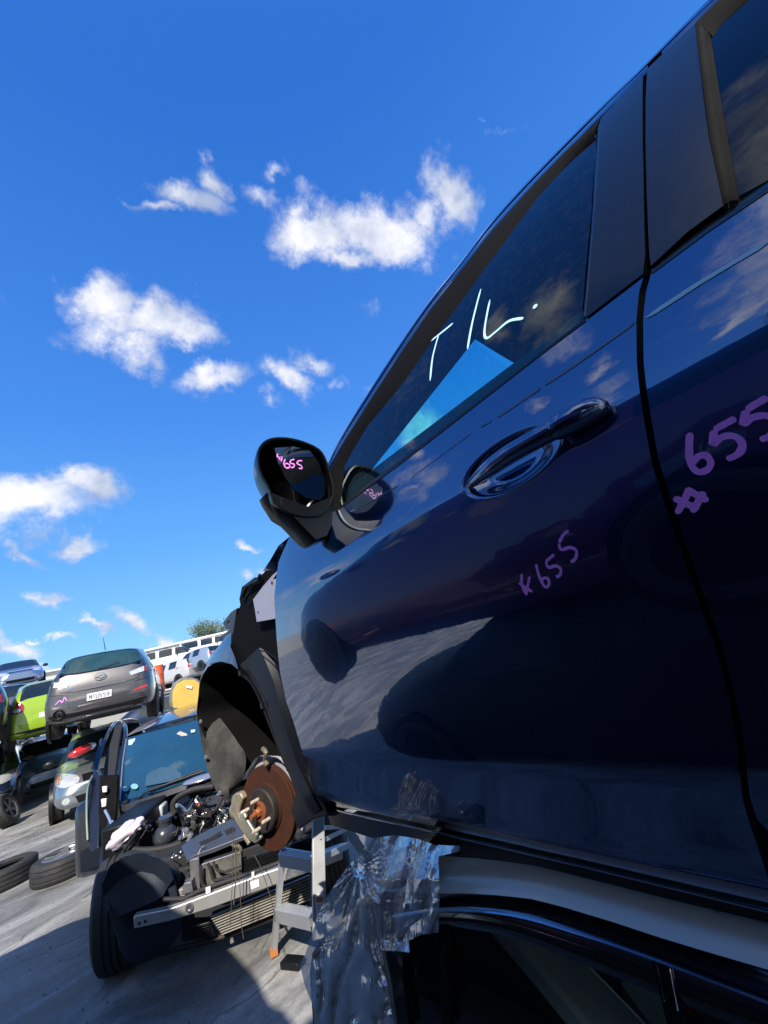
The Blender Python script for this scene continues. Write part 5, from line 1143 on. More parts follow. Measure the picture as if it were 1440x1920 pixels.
# ------------------------------------------------------------------ stripped black car
LB_ = Vector((.85, -.526, 0)).normalized(); BB = Vector((.526, .85, 0)).normalized(); OB = Vector((.5, 3.55, 0)); UZ = Vector((0, 0, 1))
def bp3(zx, zy, b):
    """point of the car's cross plane at depth b behind its bumper beam"""
    d = ray(150+zx/2.88, 1280+zy/2.88); t = ((OB-CO).dot(BB)+b)/d.dot(BB); return CO+d*t
def bpl(l, b): return [bp3(p[0], p[1], p[2] if len(p) > 2 else b) for p in l]
wreck = empty('stripped_black_car', 'stripped black car with open engine bay and bare bumper beam, facing us', 'car', OB, atan2(LB_.y, LB_.x))
def wp_(name, bm, m, parent=None, **k): return obj(name, bm, m, parent or wreck, world=True, **k)
def slab(l, b, t=.02, d=None):
    bm = nb(); poly(bm, bpl(l, b), t, d or BB); return bm
GLB = paint('gloss_black_paint', (.012, .014, .020), .3, .3)
# bumper beam
bm = nb(); poly(bm, bpl([(287, 1262), (380, 1243), (480, 1222), (700, 1140), (960, 1040), (1290, 925), (1420, 878), (1420, 955), (1290, 1005), (960, 1128), (700, 1222), (480, 1290), (290, 1330)], 0), .05, BB)
bmo = wp_('bumper_beam', bm, mat('beam_aluminium', (.50, .50, .48), .38, .6, var=.12, scale=8, dirt=(.2, .2, .2), dirtamt=.3), bevel=.006)
bm = nb(); lathe(bm, [(.0, .006), (.012, .006), (.012, .012), (.022, .012), (.024, 0)], bp3(592, 1212, -.002), -BB, 20); wp_('tow_eye_nut', bm, STEEL, bmo)
for p in ((320, 1300), (352, 1290)): bm = nb(); lathe(bm, [(0, .003), (.008, .002), (.009, 0)], bp3(*p, -.001), -BB, 10); wp_('bolt', bm, GREASE, bmo)
bm = nb(); poly(bm, bpl([(918, 1078), (965, 1062), (968, 1100), (925, 1118)], -.004), .003, BB); wp_('label_sticker', bm, mat('white_sticker', (.75, .75, .74), .4), bmo)
for l in ([(678, 1108), (704, 1100), (704, 1136), (680, 1142)], [(926, 1025), (940, 1020), (942, 1052), (928, 1056)]): wp_('bar_tag', slab(l, -.006, .006), mat('white_sticker', (.75, .75, .74), .4), bmo)
bm = nb(); tube(bm, bpl([(450, 1170), (560, 1165), (640, 1125), (760, 1082), (1000, 1000), (1100, 960)], .03), .012, 8); wp_('sensor_harness', bm, RUBBER)
# coolers
FIN = mat('cooler_fins', (.46, .44, .40), .5, .2, var=.2, scale=40, dirt=(.08, .07, .06), dirtamt=.4)
def finned(l4, b, nrow, name, vert=False, m=FIN):
    TL, TR, BR, BL = [Vector(p) for p in l4]; bm = nb(); P = lambda s, t: bp3(*(TL.lerp(TR, s).lerp(BL.lerp(BR, s), t)), b)
    poly(bm, [P(0, 0)+BB*.045, P(1, 0)+BB*.045, P(1, 1)+BB*.045, P(0, 1)+BB*.045], .02, BB, 1)
    for k in range(nrow):
        t0, t1 = (k+.08)/nrow, (k+.55)/nrow
        q = [P(0, t0), P(1, t0), P(1, t1)+BB*.012, P(0, t1)+BB*.012] if not vert else [P(t0, 0), P(t1, 0), P(t1, 1), P(t0, 1)]
        poly(bm, q, .02, BB)
    return wp_(name, bm, [m, DARKINT], smooth=False)
finned([(700, 1268), (1240, 1040), (1255, 1180), (770, 1375)], .10, 9, 'intercooler')
finned([(655, 985), (868, 915), (872, 1050), (672, 1120)], .16, 22, 'condenser')
finned([(880, 960), (1260, 830), (1270, 960), (885, 1060)], .20, 10, 'radiator', m=mat('dark_fins', (.03, .032, .035), .5, .3))
bm = nb(); poly(bm, bpl([(560, 1330), (700, 1290), (735, 1370), (560, 1400), (548, 1370)], .12), .03, BB)
for k in range(5): tube(bm, bpl([(560+6*k, 1340+12*k), (700, 1300+14*k)], .115), .006, 6)
wp_('air_duct', bm, BLACKPL, bevel=.01)
for l, r in (([(652, 990), (655, 1060), (672, 1100), (720, 1100), (860, 1040)], .010), ([(690, 975), (705, 1010), (718, 1055), (745, 1065), (860, 1020)], .009), ([(720, 965), (740, 1010), (790, 1020), (868, 990)], .007)):
    bm = nb(); tube(bm, smooth_pts(bpl(l, .12), 5), r, 8); wp_('cooler_hose', bm, RUBBER)
bm = nb(); tube(bm, bpl([(415, 1460), (480, 1450), (730, 1385), (1060, 1262), (1240, 1195)], .16), .016, 8); tube(bm, bpl([(480, 1300), (472, 1430)], .14), .007, 6); tube(bm, bpl([(300, 1520), (420, 1470)], .2), .012, 6); wp_('lower_crossmember', bm, GREASE)
bm = nb(); poly(bm, bpl([(590, 960), (640, 945), (650, 1120), (600, 1140)], .17), .03, BB); poly(bm, bpl([(560, 1085), (600, 1075), (612, 1130), (545, 1150)], .1), .1, BB); wp_('side_bracket', bm, mat('grey_metal', (.18, .18, .19), .45, .5, var=.3, scale=30), bevel=.004)
# slam panel with slots
GP = mat('slate_plastic', (.045, .052, .065), .30, coat=.4, var=.12)
bm = nb(); top = bpl([(548, 885), (590, 850), (700, 790), (800, 745), (905, 705), (960, 690)], .42); bot = bpl([(575, 955), (620, 930), (720, 893), (830, 850), (905, 820), (990, 790)], .24); bt2 = bpl([(575, 975), (620, 952), (725, 915), (830, 872), (905, 842), (990, 812)], .24)
loft(bm, [top, bot, bt2]); wp_('slam_panel', bm, GP, bevel=.004)
for l in ([(640, 862), (700, 838), (760, 802), (762, 816), (735, 842), (650, 876)], [(640, 900), (700, 882), (705, 890), (650, 910)], [(780, 800), (830, 775), (835, 800), (790, 822)]):
    wp_('panel_slot', slab([(a, b, .30) for a, b in l], .30, .004), DARKINT)
bm = nb(); loft(bm, [bpl([(225, 905), (300, 900), (400, 912), (480, 922), (560, 900)], .60), bpl([(215, 940), (300, 925), (400, 935), (490, 960), (590, 950)], .50), bpl([(230, 960), (300, 945), (400, 950), (500, 990), (600, 975)], .40)]); wp_('front_rail', bm, mat('blue_grey_steel', (.06, .075, .09), .4, .4, var=.2), bevel=.003)
bm = nb(); tube(bm, smooth_pts(bpl([(232, 868), (265, 895), (330, 905), (420, 900), (490, 885), (550, 865)], .62), 5), .022, 10); wp_('intake_hose', bm, RUBBER)
bm = nb(); tube(bm, smooth_pts(bpl([(310, 790), (370, 770), (450, 735), (500, 700), (505, 650), (540, 610), (620, 575), (720, 560)], 1.0), 6), .024, 10); wp_('heater_hose', bm, RUBBER)
bm = nb(); tube(bm, smooth_pts(bpl([(300, 800), (380, 785), (470, 745), (520, 690)], .95), 5), .018, 10); wp_('heater_hose', bm, RUBBER)
# reservoirs, boxes
c_ = bp3(458, 825, .72); bm = nb(); ell(bm, c_, (.085, .085, .08), 24); lathe(bm, [(.045, .05), (.045, .10), (.05, .10), (.05, .125), (0, .125)], c_, (.05, -.1, 1), 20); wp_('air_bottle', bm, mat('smoke_plastic', (.035, .04, .05), .25, coat=.5, var=.15))
bm = nb(); box(bm, bp3(395, 725, 1.1), (.20, .16, .16), Matrix.Rotation(radians(-31), 3, 'Z')); cc = bp3(400, 668, 1.1); lathe(bm, [(.03, -.02), (.03, .02), (0, .025)], cc, (0, 0, 1), 16); wp_('washer_bottle', bm, mat('milky_plastic', (.60, .62, .58), .35, var=.15, scale=15, dirt=(.3, .3, .25), dirtamt=.4), bevel=.02)
bm = nb(); box(bm, bp3(272, 762, 1.1), (.13, .1, .09), Matrix.Rotation(radians(-31), 3, 'Z')); wp_('fuse_box', bm, mat('tan_orange_box', (.42, .22, .09), .5, var=.3), bevel=.01)
bm = nb(); box(bm, bp3(330, 745, 1.0), (.07, .05, .12), Matrix.Rotation(radians(-20), 3, 'Z')); box(bm, bp3(300, 730, 1.15), (.2, .05, .03), Matrix.Rotation(radians(-31), 3, 'Z')); wp_('relay_bracket', bm, STEEL, bevel=.004)
# engine
EC = mat('engine_cover_grey', (.050, .055, .070), .32, coat=.3, var=.12)
F = lambda l, b: bpl(l, b)
bm = nb(); a1 = F([(642, 618), (716, 690), (838, 640)], .80); a2 = F([(640, 655), (714, 742), (838, 688)], .78); a0 = F([(640, 612), (716, 585), (800, 580)], 1.15)
V = [bm.verts.new(p) for p in a0+a1+a2]
for f in ((0, 1, 4, 3), (1, 2, 5, 4), (3, 4, 7, 6), (4, 5, 8, 7)): bm.faces.new([V[i] for i in f])
e0 = bm.verts.new(a0[2]+UZ*-.0); wp_('engine_cover', bm, EC, smooth=False, bevel=.006)
bm = nb()
for k in range(5): beam(bm, bp3(722+11*k, 692-5*k, .775), bp3(729+11*k, 688-5*k, .775), .004, .012, BB)
wp_('cover_lettering', bm, mat('pale_print', (.45, .48, .5), .5))
rnd = random.Random(11)
blk = nb(); poly(blk, F([(560, 720), (640, 650), (720, 745), (840, 690), (1000, 640), (1000, 800), (860, 745), (700, 800), (590, 850)], .92), .35, BB); wp_('engine_block', blk, mat('dirty_cast_alloy', (.10, .10, .10), .55, .5, var=.5, scale=25, bump=.6, dirt=(.03, .03, .03), dirtamt=.6))
MC = mat('cast_alloy', (.36, .36, .35), .4, .8, var=.4, scale=40, dirt=(.08, .07, .06), dirtamt=.5)
for (zx, zy, r) in ((782, 742, .045), (735, 742, .024), (735, 772, .018), (700, 700, .02), (655, 720, .03)):
    bm = nb(); c_ = bp3(zx, zy, .74); lathe(bm, [(0, .01), (r*.3, .012), (r*.32, .002), (r*.6, .0), (r*.66, .012), (r, .012), (r, -.03)], c_, (-BB+UZ*.3), 20); wp_('pulley', bm, MC, angle=30)
for k in range(26):
    zx = rnd.uniform(560, 820); zy = 800-.42*(zx-560)+rnd.uniform(-110, 40); b = rnd.uniform(.6, .85)
    p = bp3(zx, zy, b); q = [p]
    for j in range(3): q.append(q[-1]+Vector((rnd.uniform(-1, 1), rnd.uniform(-.6, .6), rnd.uniform(-1, .8)))*.055)
    bm = nb(); tube(bm, smooth_pts(q, 4), rnd.choice([.005, .008, .013, .016]), 8); wp_('engine_pipe', bm, rnd.choice([MC, RUBBER, RUBBER, GREASE, STEEL]))
for k in range(34):
    zx = rnd.uniform(250, 830); zy = 900-.42*(zx-250)+rnd.uniform(-95, 25); q = [bp3(zx, zy, rnd.uniform(.55, .95))]
    for j in range(4): q.append(q[-1]+Vector((rnd.uniform(-1, 1), rnd.uniform(-.5, .5), rnd.uniform(-.8, .7)))*.06)
    bm = nb(); tube(bm, smooth_pts(q, 4), rnd.choice([.003, .004, .006, .011]), 6); wp_('engine_hose' if k % 2 else 'engine_wire', bm, rnd.choice([RUBBER, STEEL, GREASE, MC, BLACKPL]))
for k in range(20):
    zx = rnd.uniform(540, 800); zy = 800-.42*(zx-560)+rnd.uniform(-90, 40); p = bp3(zx, zy, rnd.uniform(.62, .8)); bm = nb(); s = rnd.uniform(.02, .05); box(bm, p, (s*1.4, s, s), Matrix.Rotation(rnd.uniform(0, 3), 3, 'X') @ Matrix.Rotation(rnd.uniform(0, 3), 3, 'Z')); wp_('engine_bracket', bm, rnd.choice([MC, BLACKPL, GREASE]), bevel=.004)
bm = nb(); tube(bm, smooth_pts(F([(612, 690), (625, 665), (640, 655), (650, 690)], .78), 4), .009, 8); wp_('orange_cable', bm, mat('orange_sleeve', (.6, .12, .04), .5))
bm = nb(); c_ = bp3(650, 520, 1.15); ell(bm, c_, (.15, .10, .03), 24, R=Matrix.Rotation(radians(-31), 3, 'Z')); wp_('strut_cap', bm, mat('shiny_cap', (.45, .47, .52), .18, .7, var=.15), smooth=True)
bm = nb(); lathe(bm, [(.12, -.06), (.13, -.02), (.12, .0)], c_-UZ*.03, (0, 0, 1), 24); wp_('strut_tower', bm, GREASE)
bm = nb(); loft(bm, [bpl([(500, 640), (600, 590), (700, 560)], 1.2), bpl([(540, 740), (600, 700), (640, 640)], 1.0), bpl([(560, 790), (600, 770), (640, 720)], .95)]); wp_('bay_wall', bm, BLACKPL)
# engine bay floor and sides so that nothing shows through
def lb(a, b, z): return OB+LB_*a+BB*b+UZ*z
bm = nb(); box(bm, lb(.55, .75, .40), (1.25, .75, .34), Matrix.Rotation(atan2(LB_.y, LB_.x), 3, 'Z')); box(bm, lb(.55, .42, .32), (1.2, .2, .36), Matrix.Rotation(atan2(LB_.y, LB_.x), 3, 'Z')); wp_('engine_bay', bm, DARKINT, bevel=.02)  # front box brought lower to block sun passing under the beam
bm = nb(); box(bm, lb(-.34, 1.05, .60), (.26, .85, .42), Matrix.Rotation(atan2(LB_.y, LB_.x), 3, 'Z')); wp_('inner_wing', bm, BLACKPL, bevel=.02)  # box added to lengthen the shadow at the left and darken gaps
bm = nb(); poly(bm, bpl([(205, 640, 1.40), (300, 600, 1.40), (690, 470, 1.40), (1000, 370, 1.4), (1000, 620, 1.40), (560, 780, 1.40), (250, 900, 1.4)], 1.4), .04, BB); wp_('firewall', bm, BLACKPL)
bm = nb(); loft(bm, [bpl([(205, 645), (430, 570), (700, 472), (1000, 372)], 1.36), bpl([(212, 668), (430, 595), (700, 500), (1000, 400)], 1.24), bpl([(235, 700), (440, 625), (700, 530), (1000, 430)], 1.22)]); wp_('cowl', bm, MATTBLK)
bm = nb(); tube(bm, smooth_pts(bpl([(235, 655), (300, 640), (370, 585), (520, 530), (672, 475)], 1.27), 4), .010, 8); tube(bm, bpl([(380, 590), (520, 520), (660, 468)], 1.29), .005, 6); tube(bm, bpl([(240, 652), (262, 640)], 1.26), .022, 10); wp_('wiper', bm, BLACKPL)
# windscreen, roof, pillars
TLw, TRw = bp3(250, 298, 2.1), bp3(250, 298, 2.1)+LB_*1.12+UZ*.0; BLw, BRw = bp3(208, 640, 1.38), bp3(208, 640, 1.38)+LB_*1.42
bm = nb(); rows = []
for i in range(9):
    t = i/8; a, b = BLw.lerp(TLw, t)+UZ*.035*sin(pi*t), BRw.lerp(TRw, t)+UZ*.035*sin(pi*t); rows.append([a.lerp(b, k/12)-BB*.13*(1-(2*k/12-1)**2) for k in range(13)])
loft(bm, rows); wsg = wp_('windscreen', bm, mat('blue_screen_glass', (.012, .05, .085), .05, coat=1.0, var=.35, scale=2.2))
STK = mat('pale_sticker', (.45, .62, .66), .4)
def on_ws(zx, zy, lift=.008):
    n = (TLw-BLw).cross(LB_).normalized(); n = -n if n.dot(BB) > 0 else n; d = ray(150+zx/2.88, 1280+zy/2.88)
    c0 = (BLw+TLw)/2+n*.03; t = (c0-CO).dot(n)/d.dot(n); P = CO+d*t; 
    # the screen bows towards us by up to 13 cm
    s = min(1, max(0, (P-BLw).dot(LB_)/1.3)); c1 = c0-BB*.13*(1-(2*s-1)**2)-BB*lift; t = (c1-CO).dot(n)/d.dot(n); return CO+d*t, n
for l in ([(262, 310), (298, 300), (294, 330), (262, 338)], [(598, 256), (622, 252), (620, 266), (600, 270)]):
    bm = nb(); poly(bm, [on_ws(*p)[0] for p in l]); wp_('screen_sticker', bm, STK, wsg)
for (zx, zy, r) in ((246, 574, 18), (294, 560, 20)):
    bm = nb(); poly(bm, [on_ws(zx+r*cos(a), zy+r*.75*sin(a))[0] for a in [k*pi/8 for k in range(16)]]); wp_('screen_sticker', bm, mat('pale_round_sticker', (.18, .38, .42), .4), wsg)
for nm, l, m in (('headrest', [(522, 275), (540, 262), (575, 275), (580, 285), (530, 290)], mat('beige_cloth', (.40, .36, .28), .8)), ('seat', [(350, 560), (360, 500), (400, 465), (450, 455), (510, 462), (545, 490), (555, 520)], mat('grey_blue_shape', (.03, .075, .12), .5))):
    bm = nb(); poly(bm, [on_ws(*p, .004)[0] for p in l]); wp_('seen_'+nm if False else nm, bm, m, wsg)
RB = TLw+BB*1.5+UZ*.04; 
bm = nb(); rows = []
for i in range(10):
    t = i/9; a = TLw+BB*(1.55*t)+UZ*(.012+.10*sin(pi*min(1, t*1.0)*.75)); rows.append([a-LB_*.02+LB_*(1.16+.0*t)*k/12 + UZ*.045*(1-(2*k/12-1)**2) - BB*.10*(1-(2*k/12-1)**2)*(1-t) for k in range(13)])
loft(bm, rows); wp_('roof', bm, paint('black_paint_sky_tint', (.012, .025, .055), .5, .3))  # black roof; the sky's blue reflection is put into its base colour
def side_tube(name, l, r, m, seg=8): bm = nb(); tube(bm, smooth_pts(bpl(l, 1), 5), r, seg); return wp_(name, bm, m)
side_tube('windscreen_pillar', [(205, 650, 1.36), (210, 560, 1.5), (222, 420, 1.8), (243, 300, 2.1), (243, 240, 2.35), (225, 205, 2.8)], .022, GLB, 10)
side_tube('windscreen_pillar', [(215, 640, 1.32), (221, 560, 1.46), (232, 420, 1.75), (250, 305, 2.06)], .008, mat('satin_strip', (.35, .38, .42), .25, .7), 8)
bm = nb(); R2 = [p+LB_*1.5 for p in bpl([(205, 650, 1.36), (210, 560, 1.5), (222, 420, 1.8)], 1)] + [TRw, TRw+BB*.8]; tube(bm, R2, .03, 8); wp_('windscreen_pillar', bm, GLB)
side_tube('door_frame', [(190, 215, 2.5), (160, 260, 2.2), (125, 340, 1.95), (90, 450, 1.7), (75, 540, 1.5)], .018, GLB, 8)
bm = nb(); poly(bm, bpl([(185, 235, 2.35), (228, 215, 2.35), (208, 330, 2.0), (180, 560, 1.5), (165, 640, 1.35), (120, 660, 1.4), (110, 560, 1.6), (140, 400, 1.9)], 1), .02, BB); wp_('door_opening', bm, DARKINT)
bm = nb(); poly(bm, bpl([(106, 505, 1.25), (205, 500, 1.25), (200, 660, 1.2), (190, 760, 1.1), (195, 900, .95), (112, 930, .95), (100, 700, 1.15)], 1), .03, BB); hp_ = wp_('hinge_pillar', bm, DEEPBLK, bevel=.004)
for l in ([(118, 562), (144, 560), (144, 592), (120, 594)], [(112, 630), (142, 626), (140, 672), (116, 676)]): wp_('hinge', slab([(a, b, 1.16) for a, b in l], 1.16, .02), mat('white_plastic', (.65, .66, .62), .4), hp_, bevel=.004)
bm = nb(); V = bpl([(38, 560, 1.3), (62, 500, 1.45), (92, 470, 1.55), (106, 500, 1.35), (104, 700, 1.15), (100, 890, .95), (62, 915, .95), (36, 850, 1.05), (30, 700, 1.15)], 1); poly(bm, V, .05, BB); dr_ = wp_('open_door', bm, GLB, bevel=.01)
bm = nb(); tube(bm, smooth_pts(bpl([(42, 850, 1.0), (36, 700, 1.12), (42, 570, 1.26), (66, 505, 1.42)], 1), 5), .008, 8); wp_('door_edge', bm, mat('pale_green_edge', (.30, .36, .26), .25, .5), dr_)
bm = nb(); poly(bm, bpl([(60, 470, 1.5), (110, 300, 1.95), (128, 310, 1.95), (90, 470, 1.5)], 1), .02, BB); wp_('door_glass_edge', bm, DARKGL, dr_)
bm = nb(); poly(bm, bpl([(118, 880, .9), (150, 740, .95), (190, 790, .85), (205, 930, .75), (200, 1010, .65), (178, 1070, .6), (105, 1085, .6), (100, 960, .75)], 1), .02, BB); fw = wp_('wing_remnant', bm, GLB, bevel=.006)
side_tube('wing_edge', [(135, 690, 1.0), (160, 740, .92), (180, 800, .82), (200, 890, .74), (206, 960, .64)], .010, mat('blue_white_edge', (.40, .46, .58), .2, .6), 8)
side_tube('wing_edge', [(175, 745, .9), (196, 830, .8), (212, 900, .72)], .006, mat('blue_white_edge', (.40, .46, .58), .2, .6), 8)
bm = nb(); poly(bm, bpl([(172, 1040, .56), (185, 960, .6), (188, 1030, .56), (180, 1060, .55)], 1), .01, BB); wp_('wing_bracket', bm, STEEL)
# liner plastics
LN2 = mat('blue_black_liner', (.012, .018, .030), .6, spec=.3, var=.25, scale=8, bump=.3, dirt=(.03, .038, .055), dirtamt=.3)
wp_('wheel_arch_backing', slab([(112, 1095), (150, 1000), (240, 945), (330, 930), (420, 950), (480, 985), (510, 1060), (530, 1180), (545, 1290), (480, 1440), (340, 1512), (285, 1530), (225, 1450), (172, 1300), (135, 1180)], .13, .02), LN2, bevel=.01)
LNP = mat('blue_black_liner', (.012, .018, .030), .6, spec=.3, var=.25, scale=8, bump=.3, dirt=(.03, .038, .055), dirtamt=.3)
bm = nb(); U = [(116, 1092), (165, 985), (240, 938), (330, 925), (420, 945), (480, 985), (505, 1060)]; M_ = [(130, 1150), (200, 1080), (260, 1040), (330, 1020), (400, 1035), (450, 1075), (470, 1110)]; L_ = [(170, 1290), (230, 1250), (260, 1240), (320, 1215), (380, 1190), (430, 1165), (450, 1150)]
loft(bm, [bpl(U, .08), bpl(M_, .12), bpl(L_, .05)]); wp_('wheel_arch_liner', bm, LNP)
bm = nb(); U = [(150, 1160), (200, 1260), (260, 1330), (420, 1290), (540, 1270)]; M_ = [(170, 1290), (215, 1380), (300, 1400), (440, 1370), (560, 1330)]; L_ = [(215, 1440), (250, 1500), (300, 1525), (360, 1500), (470, 1450)]
loft(bm, [bpl(U, .05), bpl(M_, .05), bpl(L_, .12)]); 
wp_('splash_guard', bm, LNP)
for k in range(4): bm = nb(); tube(bm, bpl([(330, 1330+30*k), (430, 1310+30*k), (520, 1285+28*k)], .29), .008, 6); wp_('guard_rib', bm, LNP)
for (zx, zy) in ((240, 1170), (235, 1185), (225, 1235)): bm = nb(); box(bm, bp3(zx, zy, .34), (.03, .03, .03)); wp_('clip', bm, GREASE)
bm = nb(); lathe(bm, [(0, .0), (.05, .0), (.07, .02), (.075, -.04)], bp3(470, 1080, .22), -BB, 20); box(bm, bp3(487, 1072, .19), (.035, .03, .04)); wp_('fog_lamp_housing', bm, GREASE)
bm = nb(); poly(bm, bpl([(530, 1120), (600, 1100), (612, 1150), (545, 1170)], .15), .05, BB); wp_('crash_box', bm, mat('beam_aluminium', (.5, .5, .48), .38, .6), bevel=.004)
for k in range(14):
    zx = rnd.uniform(440, 640); zy = rnd.uniform(920, 1180); p = bp3(zx, zy, rnd.uniform(.15, .35)); q = [p]
    for j in range(3): q.append(q[-1]+Vector((rnd.uniform(-1, 1), rnd.uniform(-.4, .4), rnd.uniform(-1, .8)))*.05)
    bm = nb(); tube(bm, smooth_pts(q, 4), rnd.choice([.004, .006, .009]), 6); wp_('wiring', bm, rnd.choice([RUBBER, GREASE, STEEL, BLACKPL]))
for (zx, zy) in ((500, 945), (520, 935), (545, 915), (540, 945), (510, 925)): bm = nb(); ell(bm, bp3(zx, zy, .38), (.012, .012, .01), 10); wp_('bolt', bm, STEEL)
# wheel and cabin
def wheelaxis(): return -LB_
wc = ond(226, 1724, 4.22); wc.z = .315
w_ = make_wheel(wreck, (0, 0, 0), .32, .235, (1, 0, 0)); w_.matrix_local = Matrix.Identity(4)
rel = world_of(wreck).inverted() @ Vector((wc.x, wc.y, wc.z)); w_.location = rel; w_.rotation_euler = (0, 0, radians(15)+pi)
w2 = make_wheel(wreck, (0, 0, 0), .315, .215, (1, 0, 0)); w2.location = rel+Vector((1.50, 0, 0))
for k in (0, 1): w3 = make_wheel(wreck, (0, 0, 0), .315, .215, (1 if k else -1, 0, 0)); w3.location = rel+Vector((1.50*k+.0, 2.6, 0))
rz_ = Matrix.Rotation(atan2(LB_.y, LB_.x), 3, 'Z'); a0_w = (TLw-OB).dot(LB_)
bm = nb(); box(bm, lb(a0_w+.55, 3.15, .58), (1.62, 3.2, .62), rz_); box(bm, lb(a0_w+.55, 4.85, .62), (1.5, .5, .55), rz_); wp_('body_shell', bm, GLB, bevel=.08)
bm = nb()
for s in (0, 1):
    a = a0_w+(-.06 if s == 0 else 1.20); poly(bm, [lb(a+(-.12 if s == 0 else .12), 1.75, .88), lb(a, 2.15, TLw.z-.03), lb(a, 3.6, TLw.z-.02), lb(a+(-.12 if s == 0 else .12), 4.4, .88)], .01, LB_)
wp_('side_window', bm, CARGL)
# rag on the wing edge
bm = bmesh.new(); bmesh.ops.create_uvsphere(bm, u_segments=30, v_segments=18, radius=1)
for v in bm.verts:
    n = mn.noise(v.co*1.7+Vector((3, 1, 7)))*.38 + mn.noise(v.co*5)*.08; v.co = Vector((v.co.x*.135*(1+n), v.co.y*.07*(1+n), v.co.z*.062*(1+n)+.02*v.co.x))
o = obj('rag', bm, mat('lilac_rag', (.62, .55, .66), .8, var=.15, scale=20, bump=.4)); o.location = bp3(246, 815, .64); o.rotation_euler = (0, radians(-14), radians(-31)); tag(o, 'crumpled lilac white rag on the wing edge of the stripped black car', 'rag')
# hanging wires under the blue car's caliper
for l, r in (([(820, 640), (828, 760), (824, 1000), (818, 1180), (812, 1310)], .0022), ([(838, 850), (842, 1010), (836, 1120), (830, 1200)], .004), ([(846, 860), (862, 1080), (872, 1300), (884, 1385)], .002), ([(940, 930), (980, 1010), (1040, 1200), (1050, 1290)], .0022)):
    bm = nb(); tube(bm, smooth_pts(bpl(l, -.14), 5), r, 6); o = obj('hanging_wire', bm, mat('brown_wire', (.09, .07, .05), .6), blue, world=True)
bm = nb(); tube(bm, smooth_pts(bpl([(820, 870), (838, 885), (852, 880), (868, 900), (860, 920), (842, 915)], -.13), 4), .010, 8); obj('wire_clip', bm, mat('tan_metal', (.16, .14, .10), .5, .3), blue, world=True)
# ------------------------------------------------------------------ loose yellow lined panel on the black roof
yp = empty('curved_panel', 'curved grey panel with a yellow inner face standing behind the black car roof', 'panel', ond(350, 1325, 6.9)); 
def z5(l, D): return [ond(260+a/6.545, 1150+b/6.545, D) for a, b in l]
yo = [(388, 1165), (378, 1080), (385, 990), (402, 925), (450, 840), (520, 792), (640, 782), (720, 802), (775, 860), (800, 950), (800, 1060), (780, 1125), (600, 1160)]
yi = [(428, 1160), (414, 1060), (424, 950), (472, 862), (560, 815), (680, 812), (740, 852), (752, 930), (742, 1000), (775, 1012), (770, 1052), (735, 1062), (728, 1112), (560, 1160)]
bm = nb(); poly(bm, z5(yo, 6.9), .14, (.15, 1, 0)); obj('shell', bm, mat('grey_shell', (.15, .15, .14), .5, var=.2), yp, world=True, bevel=.02)
bm = nb(); poly(bm, z5(yi, 6.86), .03, (0, 1, 0)); obj('yellow_lining', bm, mat('yellow_foam', (.62, .40, .08), .7, var=.25, scale=6, bump=.3, dirt=(.25, .12, .02), dirtamt=.35), yp, world=True)
bm = nb(); poly(bm, z5([(580, 880), (655, 895), (652, 925), (590, 915)], 6.84), .008, (0, 1, 0)); obj('label_sticker', bm, mat('white_sticker', (.75, .75, .74), .4), yp, world=True)
# ------------------------------------------------------------------ tyres on the ground
def flat_tyre(px, py, r, label, rim, tilt=0):
    p = onz(px, py, .215); t = empty('tyre', label, 'tyre', (p.x, p.y, 0), .3, 'loose tyres lying on the concrete')
    bm = nb(); prof = [(r*.60, .20), (r*.66, .215), (r*.86, .22), (r*.96, .205), (r, .175)]
    for g_ in (.155, .105, .055): prof += [(r, g_+.012), (r*.975, g_+.008), (r*.975, g_-.004), (r, g_-.008)]
    prof += [(r, .04), (r*.96, .012), (r*.86, 0), (r*.66, .005), (r*.60, .02), (r*.63, .05), (r*.9, .07), (r*.9, .15), (r*.63, .17)]
    lathe(bm, prof, (0, 0, 0), (0, 0, 1), 48, close=True); obj('tread', bm, TYRE, t, angle=25)
    if rim:
        bm = nb(); lathe(bm, [(r*.69, .216), (r*.64, .222), (r*.60, .19), (r*.57, .13), (r*.57, .03), (r*.62, .01)], (0, 0, 0), (0, 0, 1), 40); lathe(bm, [(0, .20), (r*.16, .20), (r*.18, .17), (r*.18, .04)], (0, 0, 0), (0, 0, 1), 20)
        for k in range(5): a = 2*pi*k/5; d = Vector((cos(a), sin(a), 0)); beam(bm, d*r*.1+UZ*.185, d*r*.62+UZ*.205, r*.20, .03)
        obj('rim', bm, mat('bright_alloy', (.42, .43, .45), .25, .8, var=.15), t, angle=30)
    return t
flat_tyre(6, 1622, .33, 'empty tyre lying flat on the concrete at the left edge', False)
flat_tyre(124, 1597, .33, 'tyre with alloy rim lying flat beside the stripped black car', True)
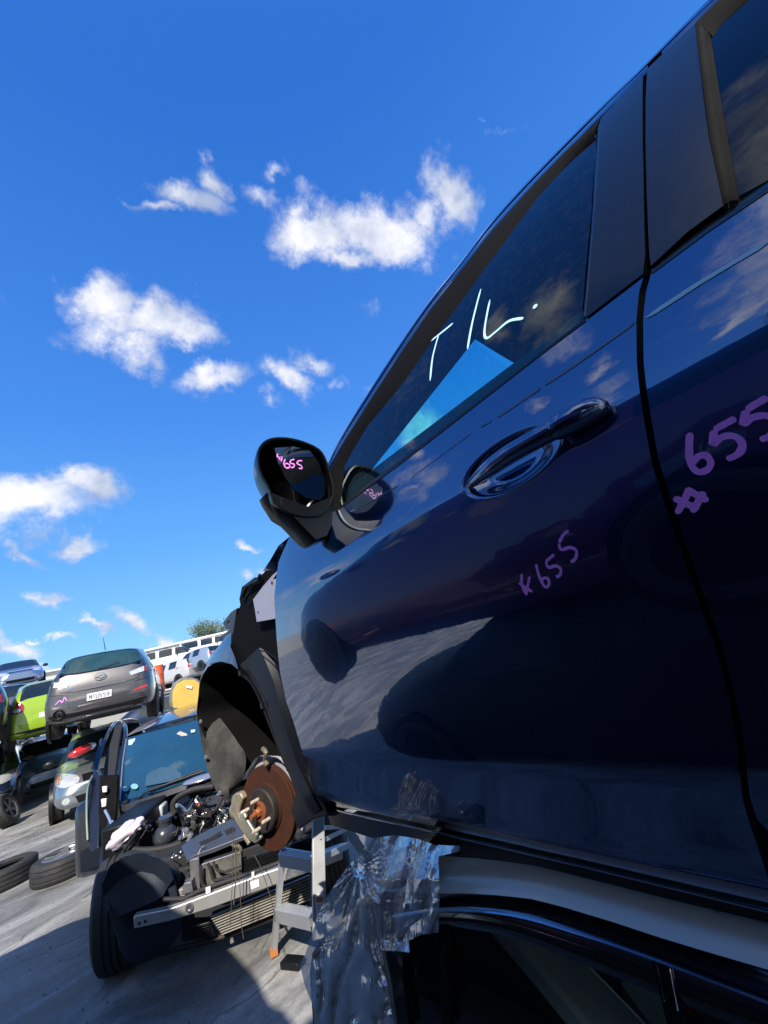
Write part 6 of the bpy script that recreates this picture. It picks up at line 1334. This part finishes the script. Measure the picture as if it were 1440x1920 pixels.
t = empty('tyre', 'worn tyre leaning on edge on the concrete near the left edge', 'tyre', at(10, 1500, 12.6, .30), radians(-22), 'loose tyres lying on the concrete', ry=radians(-24)); w = make_wheel(t, (0, 0, 0), .31, .22, (1, 0, 0)); 
# ------------------------------------------------------------------ the car across the aisle (seen in the door's reflection)
PUR = paint('dark_purple_paint', (.13, .035, .11), .4, .35)
oc = Car('dark_purple_hatchback', 'dark purple hatchback on the other side of the aisle, seen reflected in the blue door', 'car', (-1.60, 1.68, 1.08), radians(180), 'wagon', PUR, 4.6, 1.84, 1.82, wr=.33, rim=mat('bright_alloy', (.42, .43, .45), .25, .8, var=.15)); std_front(oc)
oc2 = Car('black_sedan', 'dull black car on the ground under the dark purple one across the aisle', 'car', (-1.66, 1.2, 0), radians(180), 'sedan', mat('dusty_black_paint', (.010, .010, .012), .6, var=.3), 4.3, 1.7, 1.40, gm=mat('dusty_dark_glass', (.008, .009, .010), .5, var=.3))

oc4 = Car('white_van', 'unseen white van added across the aisle to carry the tall black shading van', 'van', (-1.62, -2.7, 0), radians(180), 'van', WHITE, 4.6, 1.8, 1.95)  # unseen, added as the lower half of the shading stack
oc3 = Car('shade_van', 'unseen tall black van added across the aisle to shade the blue car', 'van', (-1.62, -2.42, 1.95), radians(180), 'van', BK, 4.6, 1.8, 2.2)  # unseen, added and raised to keep sun off the blue door

bm = nb(); rg = random.Random(4)
for k in range(420):
    x, y = rg.uniform(-1.2, 1.6), 2.6+rg.random()**1.5*9; s = rg.uniform(.003, .011); c = Vector((x, y, s*.4)); n = 5
    top = bm.verts.new(c+UZ*s*.6); ring = [bm.verts.new(c+Vector((cos(2*pi*j/n)*s*rg.uniform(.6, 1.3), sin(2*pi*j/n)*s*rg.uniform(.6, 1.3), -s*.4))) for j in range(n)]
    for j in range(n): bm.faces.new((ring[j], ring[(j+1) % n], top))
tag(obj('loose_grit', bm, mat('grit', (.16, .14, .12), .8, var=.6, scale=3), smooth=False), None, None, kind='stuff')
